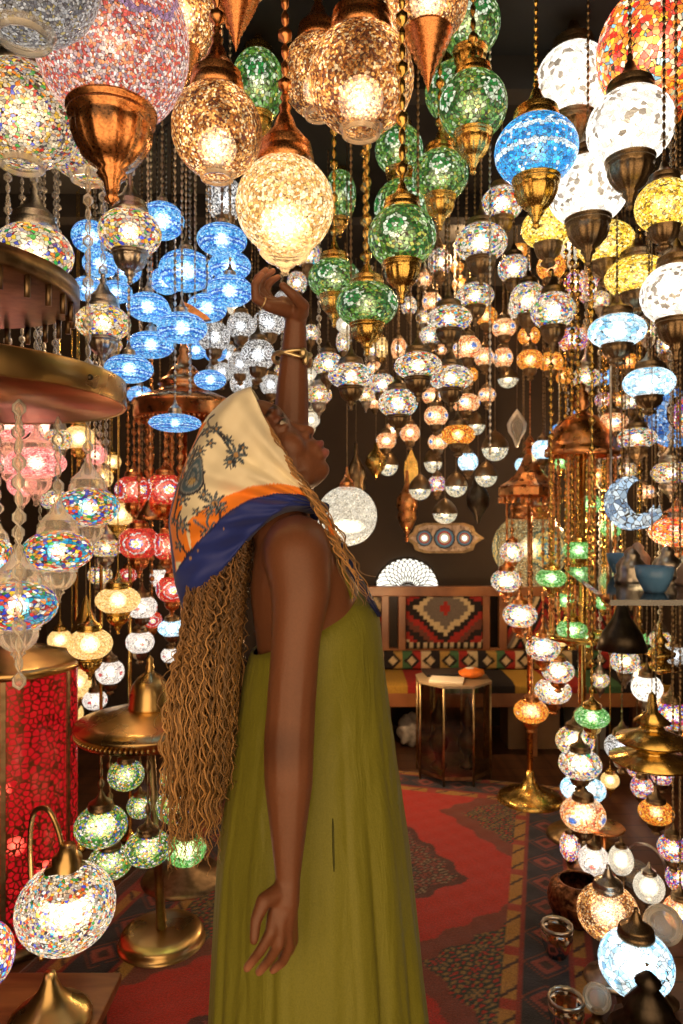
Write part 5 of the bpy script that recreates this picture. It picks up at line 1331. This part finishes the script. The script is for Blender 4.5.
bgv = ball((0, 0, .1), (.085, .07, .1), 40, 28); bgv = ([Vector((v[0]*(1+.12*math.sin(v[2]*90+v[1]*60)), v[1]*(1+.1*math.sin(v[0]*80)), max(0, v[2]+.012*math.sin(v[0]*110+v[1]*70)))) for v in bgv[0]], bgv[1])
o = part('plastic_bag', bgv, plain('white_plastic_film', (.5, .45, .4), .3, noise=.4, sc_=30), None, loc=(P(412, 0, 4.3).x, 4.34, 0)); tag(o, 'crumpled white plastic bag on the floor under the bench', 'bag')

# ------------------------------------------------------------ things on the back wall
def plaque():
    Y = YB-.012; c = P(444, 538, Y); r = empty('wall_plaque', (c.x, Y, c.z), 'long pointed wall plaque with three round mosaic medallions above the bench', 'plaque')
    s = Y/F
    def prism(pts, y0, y1): n = len(pts); return [(a, y0, b) for a, b in pts]+[(a, y1, b) for a, b in pts], [tuple(range(n)), tuple(range(2*n-1, n-1, -1))]+[(k, k+n, (k+1) % n+n, (k+1) % n) for k in range(n)]
    def shp(k): return [(-40*s*k, 0), (-31*s*k, 6*s*k), (-29*s*k, 12*s*k), (-20*s*k, 15*s*k), (20*s*k, 15*s*k), (29*s*k, 12*s*k), (31*s*k, 6*s*k), (40*s*k, 0), (31*s*k, -6*s*k), (29*s*k, -12*s*k), (20*s*k, -15*s*k), (-20*s*k, -15*s*k), (-29*s*k, -12*s*k), (-31*s*k, -6*s*k)]
    part('frame', prism(shp(1), -.012, .01), M['bronze'], r, False)
    t = NT('plaque_tiles'); p_ = t.n('ShaderNodeBsdfPrincipled', i_Roughness=.3); tc = t.n('ShaderNodeTexCoord'); vo = t.n('ShaderNodeTexVoronoi', i_Scale=60.); t.set(vo.inputs['Vector'], tc.outputs['Object'])
    cc = t.ramp(t.n('ShaderNodeSeparateColor', i_0=vo.outputs['Color']), [(0, (.55, .4, .3)), (.5, (.7, .55, .42)), (.8, (.3, .2, .15))], 'CONSTANT'); t.set(p_.inputs['Base Color'], cc.outputs[0]); pm = t.out(p_)
    part('tile_field', prism(shp(.86), -.016, -.012), pm, r, False)
    for (dx, R) in ((-20, 8), (0, 10.5), (20, 8)):
        for j, (f, cl) in enumerate([(1, (.02, .02, .05)), (.86, (.1, .3, .6)), (.66, (.5, .05, .03)), (.5, (.7, .75, .7))]):
            n = 28; pts = [(dx*s+R*s*f*math.cos(2*PI*k/n)*(1+(.04 if k % 2 else 0)), R*s*f*math.sin(2*PI*k/n)*(1+(.04 if k % 2 else 0))) for k in range(n)]
            me = prism(pts, -.018-j*.0012, -.014)
            if j == 0: md = part('medallion', me, plain('medallion_dark', cl, .3), r, False)
            else: part('medallion_ring', me, plain('medallion_tint', cl, .3), md, False)
        part('medallion_light', xf(ball((0, 0, 0), R*s*.28, 14, 8), Matrix.Translation((dx*s, -.019, 0))), emis('medallion_glow', (1, .85, .7), 2.2), md)
plaque()
def half_disc():
    Y = YB-.03; c = P(407, 590, Y); R = 32*Y/F; r = empty('wall_lamp', (c.x, Y, c.z), 'glowing white half-round lattice lamp on the back wall above the bench', 'lamp')
    n = 56; pts = [(0, 0)]; vs = []
    v, f = [], []
    rings_ = 10
    for i in range(rings_+1):
        a = i/rings_*PI/2
        for k in range(n): b = PI*k/(n-1); v.append((R*math.sin(a)*math.cos(b)*.98, -.06*math.cos(a), R*math.sin(a)*math.sin(b)*.98))
    for i in range(rings_):
        for k in range(n-1): f.append((i*n+k, i*n+(k+1) % n, (i+1)*n+(k+1) % n, (i+1)*n+k))
    t = NT('lit_opal_glass'); e = t.n('ShaderNodeEmission', i_Color=(1, .95, .8, 1), i_Strength=1.3); part('opal_dish', (v, f), t.out(e), r)
    lat = []
    for k in range(16):
        b = PI*(k+.5)/16
        for sgn in (1, -1):
            pp = []
            for i in range(9): a = (i/8)*PI/2*.98; bb = min(PI, max(0, b+sgn*i*.1)); pp.append((R*math.sin(a)*math.cos(bb), -.064*math.cos(a)-.002, R*math.sin(a)*math.sin(bb)))
            lat.append(tubev(pp, .0035, 5))
    part('lattice', merge(*lat), M['dark'], r)
    part('rim', tubev([(R*math.cos(PI*k/n), 0, R*math.sin(PI*k/n)) for k in range(n+1)], .009, 8), M['dark'], r)
half_disc()
def crackle_big():
    Y = 2.6; c = P(347, 516, Y); R = 30*Y/F; r = empty('pendant_lamp', c, 'large clear crackled glass globe pendant glowing softly behind the shoulder', 'lamp')
    obj('globe_shade', comp('globe', MOS['mosaic_pearl']), r, scale=R); obj('bulb', comp('bulb', M['bulb']), r, loc=(0, 0, -R*.35), scale=(R*.45, R*.45, R*.18))
    obj('cap', comp('captall', M['copper']), r, loc=(0, 0, R*.9), scale=R*.5)
    me, Lc = chain_mesh(CEIL-c.z-R*1.6, M['bronze'], .004, 'rod'); obj('chain', me, r, loc=(0, 0, R*1.6), scale=(1, 1, (CEIL-c.z-R*1.6)/Lc))
crackle_big()
HUNG = []
def free_y(px, py, Y, rad, below=.15):
    # nearest depth at which a thing hanging by a vertical chain clears every lamp
    for k in range(90):
        for sg in ((1, -1) if k else (1,)):
            y = Y+sg*k*.03
            if not 1.75 < y < 4.55: continue
            c = P(px, py, y); ok = True
            for q in rows:
                pq, Rq, kq = geo(q)
                d = math.hypot(pq.x-c.x, pq.y-c.y)
                if pq.z+kq*Rq+ext(q)[0]*Rq < c.z-below:
                    if d < rad+.01: ok = False; break
                    continue
                if abs(pq.z-c.z) < below+kq*Rq+1.2*Rq: lim = Rq+rad
                else: lim = Rq+.012
                if d < lim: ok = False; break
            if ok and all(math.hypot(a-c.x, b-c.y) > rad+e or abs(z-c.z) > .3 for a, b, z, e in HUNG): HUNG.append((c.x, c.y, c.z, rad)); return y
    return Y
def hanging(px, py, Y, prof, mat, label, name='hanging_ornament', cat='ornament', seg=20, fl=0, amp=0, box_=None):
    rad = max([a[0] for a in prof]); Y = free_y(px, py, Y, rad); c = P(px, py, Y); r = empty(name, c, label, cat)
    if box_: part('plate', box_, M[mat], r, False)
    else: part('vessel', lathe(prof, seg, fl, amp), M[mat], r)
    zt = max(a[1] for a in (prof or [(0, .1)])); L = CEIL-c.z-zt
    me, Lc = chain_mesh(L, M['bronze'], .003, 'rod'); obj('chain', me, r, loc=(0, 0, zt), scale=(1, 1, L/Lc))
bot = [(0, -.2), (.012, -.19), (.01, -.15), (.03, -.12), (.055, -.06), (.05, -.02), (.06, 0), (.055, .05), (.03, .09), (.012, .13), (.01, .2), (0, .21)]
hanging(407, 507, 3.9, bot, 'copper', 'copper flask-shaped hanging ornament left of the wall plaque'); hanging(356, 478, 4.1, bot, 'bronze', 'dark bronze flask-shaped hanging ornament over the dark wall right of the lips')
hanging(376, 460, 4.0, [(0, -.1), (.02, -.08), (.06, -.02), (.05, .02), (.02, .05), (.01, .09), (0, .1)], 'gold', 'small gold flattened hanging ornament left of the gilded plaque')
hanging(478, 501, 3.8, [(0, -.13), (.01, -.12), (.02, -.08), (.055, -.03), (.06, .02), (.045, .06), (.03, .08), (.025, .12), (0, .13)], 'dark', 'dark cut-glass hanging lamp right of the wall plaque', fl=10, amp=.06)
hanging(517, 428, 3.6, [(0, -.1), (.008, -.1), (.02, -.06), (.045, -.02), (.05, .02), (.035, .05), (.015, .08), (0, .1)], 'crystal', 'clear cut-glass hanging drop left of the copper stands over the dark wall', fl=10, amp=.05)
hanging(548, 32, 2.4, [(0, -.06), (.03, -.05), (.07, 0), (.06, .02), (.04, .03), (.042, .036), (.02, .06), (0, .09)], 'gold', 'ribbed yellow hanging cup near the dark ceiling, upper right', fl=16, amp=.08)
# butterfly shaped copper ornament among blue lamps
def plate_orn(px, py, Y, pts, mat, label, th=.006, name='hanging_ornament', chainx=0, rot=0):
    Y = free_y(px, py, Y, 14*Y/F); c = P(px, py, Y); r = empty(name, c, label, 'ornament'); n = len(pts); s = Y/F
    v = [(a*s, -th/2, -b*s) for a, b in pts]+[(a*s, th/2, -b*s) for a, b in pts]
    part('plate', (v, [tuple(range(n))[::-1], tuple(range(n, 2*n))]+[(k, (k+1) % n, n+(k+1) % n, n+k) for k in range(n)]), M[mat], r, False)
    zt = -min(b for a, b in pts)*s; L = CEIL-c.z-zt; me, Lc = chain_mesh(L, M['silver'], .003, 'link'); obj('chain', me, r, loc=(chainx*s, 0, zt*.9), scale=(1, 1, (L+zt*.1)/Lc)); r.rotation_euler = (0, 0, rot); return r
plate_orn(195, 316, 1.95, [(-13, -14), (-3, -10), (12, 0), (16, 4), (6, 6), (-4, 8), (-10, 10), (-9, 2), (-12, -4)], 'copper', 'copper butterfly-shaped ornament hanging among the light blue lamps', .02)
plate_orn(411, 470, 3.95, [(-6, 28), (6, 28), (7, 0), (6, -8), (3, -14), (0, -22), (-3, -14), (-6, -8), (-7, 0)], 'gold', 'tall gilded plaque with pointed crown hanging over the dark wall', .02)
def crescent(px, py, Y, R1, R2, dx, mat, label, rot=0, tilt=0):
    Y = free_y(px, py, Y, R1*Y/F, R1*Y/F)
    pts = []
    n = 22
    for k in range(n+1): a = PI*.35+(2*PI-PI*.7)*k/n; pts.append((R1*math.cos(a), R1*math.sin(a)))
    for k in range(n+1): a = (2*PI-PI*.40)-(2*PI-PI*.8)*k/n; pts.append((dx+R2*math.cos(a), R2*math.sin(a)))
    ca, sa = math.cos(rot), math.sin(rot); pts = [(a*ca-b*sa, a*sa+b*ca) for a, b in pts]
    s = Y/F; c = P(px, py, Y); r = empty('crescent_lamp', c, label, 'lamp'); m = len(pts)
    th = .05; v = [(a*s, -th/2, b*s) for a, b in pts]+[(a*s, th/2, b*s) for a, b in pts]; f = [(k, k+1, m+k+1, m+k) for k in range(m-1)]+[(m-1, 0, m, 2*m-1)]
    h = n+1
    for k in range(n): f.append((k, k+1, m-2-k, m-1-k)); f.append((m+k, 2*m-1-k, 2*m-2-k, m+k+1))
    bevel(part('crescent_shade', (v, f), MOS[mat], r, False), .006)
    top = max(q[1] for q in pts)*s; L = CEIL-c.z-top; me, Lc = chain_mesh(L, M['bronze'], .003, 'link'); obj('chain', me, r, loc=(pts[max(range(m), key=lambda q: pts[q][1])][0]*s, 0, top-.01), scale=(1, 1, L/Lc)); r.rotation_euler = (0, 0, tilt)
MOS['crescent_blue'] = mosaic('crescent_blue', [((.1, .3, .7), 4), ((.3, .55, .95), 3), ((.02, .1, .4), 2), ((.6, .7, .8), 1)], 70, E=.55, T=.1)
MOS['crescent_silver'] = mosaic('crescent_silver', [((.4, .55, .7), 4), ((.65, .75, .8), 3), ((.2, .3, .45), 1)], 55, E=.6, T=.1)
crescent(676, 418, 2.2, 28, 20, 8, 'crescent_blue', 'blue mosaic crescent lamp at the right edge above the cream globe', rot=.5)
crescent(634, 503, 2.5, 26, 18, 9, 'crescent_silver', 'silvery blue mosaic crescent lamp above the glass shelf', rot=.65)
# ------------------------------------------------------------ glass shelf with crockery at right
def shelf():
    A, B = P(602, 566, 2.5), P(700, 660, 1.55)
    z = 1.22; x0 = .93
    r = empty('wall_shelf', (0, 0, 0), 'clear glass shelf jutting from the right, loaded with lamp tops and cups', 'shelf')
    v = [(.88, 2.75, z), (.66, 1.72, z), (1.5, 1.72, z), (1.8, 2.75, z)]; th = .014
    part('glass_plate', (v+[(a, b, c+th) for a, b, c in v], [(3, 2, 1, 0), (4, 5, 6, 7), (0, 1, 5, 4), (1, 2, 6, 5), (2, 3, 7, 6), (3, 0, 4, 7)]), glass('shelf_glass', (.8, .9, .9), .05, .12, gloss=True), r, False)
    for (a, b) in ((1.0, 2.6), (.98, 1.9)): part('suspension_rod', tubev([(a, b, z-.01), (a, b, CEIL)], .005, 8), M['silver'], r)
    items = [(.98, 2.45, 'blue'), (1.1, 2.6, 'clay'), (.93, 2.25, 'clay'), (1.07, 2.3, 'sil'), (.88, 2.12, 'sil'), (1.04, 2.07, 'clay'), (.84, 1.88, 'blue'), (.98, 1.78, 'clay'), (1.2, 2.4, 'sil'), (1.15, 1.95, 'clay')]
    cl = plain('pinkish_ceramic', (.5, .34, .26), .5, noise=.2); bl_ = plain('blue_enamel', (.12, .3, .6), .3, noise=.3)
    nm = {'blue': ('blue enamelled cup', bl_), 'clay': ('pinkish clay bell', cl), 'sil': ('silver ribbed bell', M['silver'])}
    wh = ['at the far left corner', 'at the far right', 'second from the far corner', 'in the middle behind', 'at the shelf edge halfway', 'in the middle front', 'at the near left corner', 'nearest to the viewer', 'deep at the back right', 'near the right end']
    for (a, b, k), w_ in zip(items, wh):
        o = part('cup' if k == 'blue' else 'ceramic_bell' if k == 'clay' else 'ribbed_bell', lathe([(0, 0), (.045, 0), (.05, .01), (.042, .02), (.045, .045), (.035, .06), (.02, .075), (.022, .085), (.01, .1), (0, .105)] if k != 'blue' else [(0, 0), (.025, 0), (.03, .008), (.045, .04), (.05, .07), (.046, .07), (.04, .04), (0, .012)], 24, 12, .05 if k == 'sil' else .015), nm[k][1], None, loc=(a, b, z+th+.0005))
        tag(o, nm[k][0]+' on the glass shelf, '+w_, 'cup' if k == 'blue' else 'bell', 'bells and cups on the glass shelf')
shelf()
# gold pagodas / dark cones under the shelf
pag = [(0, -.09), (.02, -.08), (.075, -.06), (.08, -.05), (.03, -.03), (.03, -.02), (.065, 0), (.068, .01), (.025, .035), (.02, .05), (.035, .06), (.012, .09), (.006, .14), (0, .15)]
hanging(660, 655, 2.9, pag, 'gold', 'gold tiered bell ornament under the glass shelf, right of the slanting string'); hanging(652, 742, 2.6, [(a*1.5, b) for a, b in pag], 'gold', 'wide gold tiered ornament below the slanting string of globes')
hanging(622, 625, 3.3, [(.0, -.1), (.09, -.09), (.07, -.03), (.03, .03), (.012, .09), (0, .12)], 'dark', 'dark cone-shaped hanging lamp top above the slanting string'); hanging(634, 648, 3.1, [(.0, -.1), (.09, -.09), (.07, -.03), (.03, .03), (.012, .09), (0, .12)], 'dark', 'dark cone-shaped lamp top behind the slanting string')
# long strings of crystals and beads
def string(px, y0, y1, Y, mat, r, style, label, cat='bead string'):
    Y = free_y(px, y1, Y, .012, .02) if Y > 1.6 else Y; a = P(px, y0, Y); b = P(px, y1, Y); zt = min(CEIL, a.z); L = zt-b.z; me, Lc = chain_mesh(L, M[mat], r, style)
    o = obj('hanging_bead_string', me, None, loc=(b.x, Y, CEIL-L), scale=(1, 1, 1)); o.location.z = b.z; 
    L = (CEIL if px > 25 else DRUMZ-.03)-b.z; me, Lc = chain_mesh(L, M[mat], r, style); o.data = me; o.scale = (1, 1, L/Lc); tag(o, label, cat)
string(490, 0, 455, 1.9, 'silver', .0042, 'link', 'long steel chain hanging free right of the centre, down to the copper stands')
string(365, 0, 262, 2.0, 'gold', .0085, 'bead', 'golden bead string hanging right of the golden globe')
string(19, 400, 690, 1.37, 'crystal', .008, 'bead', 'long crystal bead string at the far left passing the pink pendants', 'bead string')
string(190, 100, 395, 2.2, 'silver', .006, 'link', 'silver chain dropping to the pagoda finial of the copper stand')
string(446, 60, 330, 2.6, 'bronze', .005, 'link', 'dark bronze chain in the dark gap left of the steel chain')
# gold tiered finials among left honey lamps
hanging(86, 628, 2.45, [(0, -.02), (.05, -.02), (.052, -.01), (.04, .01), (.03, .04), (.018, .07), (.01, .1), (0, .12)], 'gold', 'gold stepped spire above the honey lamp next to the red drum')
# tall brass posts between left lamps
def posts():
    for i, (px, yt, Y, lab) in enumerate([(76, 560, 3.0, 'thin gold lamp post at the left, nearest to the red drum'), (101, 560, 3.05, 'thin gold lamp post left of the one carrying the honey lamp'), (130, 560, 3.1, 'thin gold lamp post right of the wide honey lamp')]):
        c = P(px, yt, Y); o = part('lamp_post', lathe([(0, 0), (.04, 0), (.04, .012), (.015, .03), (.008, .05), (.008, c.z), (.014, c.z+.01), (0, c.z+.03)], 12), M['gold'], None, loc=(c.x, Y, 0)); tag(o, lab, 'post')
posts()
# cabinet behind left lamps (dark shelving) 
# ------------------------------------------------------------ light, camera
w = bpy.data.worlds.new('World'); sc.world = w; w.use_nodes = True; w.node_tree.nodes['Background'].inputs[0].default_value = (1, .66, .36, 1); w.node_tree.nodes['Background'].inputs[1].default_value = 1.1
def spot(px, py, Y, e, col=(1, .75, .45), r=.06):
    l = bpy.data.lights.new('fill_light', 'POINT'); l.energy = e; l.color = col; l.shadow_soft_size = r; o = bpy.data.objects.new('fill_light', l); C.objects.link(o); o.location = P(px, py, Y)  # added warm fill among the lamps, not the bulb of any of them
cam = bpy.data.cameras.new('camera'); co_ = bpy.data.objects.new('camera', cam); C.objects.link(co_); sc.camera = co_
for (a, b, c_, e_) in ((470, 250, 3.75, 8), (560, 520, 3.9, 10), (400, 640, 3.6, 7), (90, 300, 3.2, 7), (640, 560, 2.6, 7)): spot(a, b, c_, e_, (1, .62, .3))
co_.location = (0, 0, EYE); co_.rotation_euler = (PI/2, 0, 0); cam.sensor_fit = 'VERTICAL'; cam.sensor_height = 36; cam.lens = F/1024*36; cam.clip_start = .05
cam.dof.use_dof = True; cam.dof.focus_distance = 1.4; cam.dof.aperture_fstop = 5.6
sc.view_settings.view_transform = 'Standard'; sc.view_settings.look = 'None'; sc.view_settings.gamma = 1; sc.view_settings.use_curve_mapping = False
sc.view_settings.exposure = .75
sc.cycles.sample_clamp_indirect = 4; sc.cycles.max_bounces = 6; sc.cycles.diffuse_bounces = 3; sc.cycles.glossy_bounces = 3; sc.cycles.transparent_max_bounces = 40; sc.cycles.caustics_reflective = False; sc.cycles.caustics_refractive = False
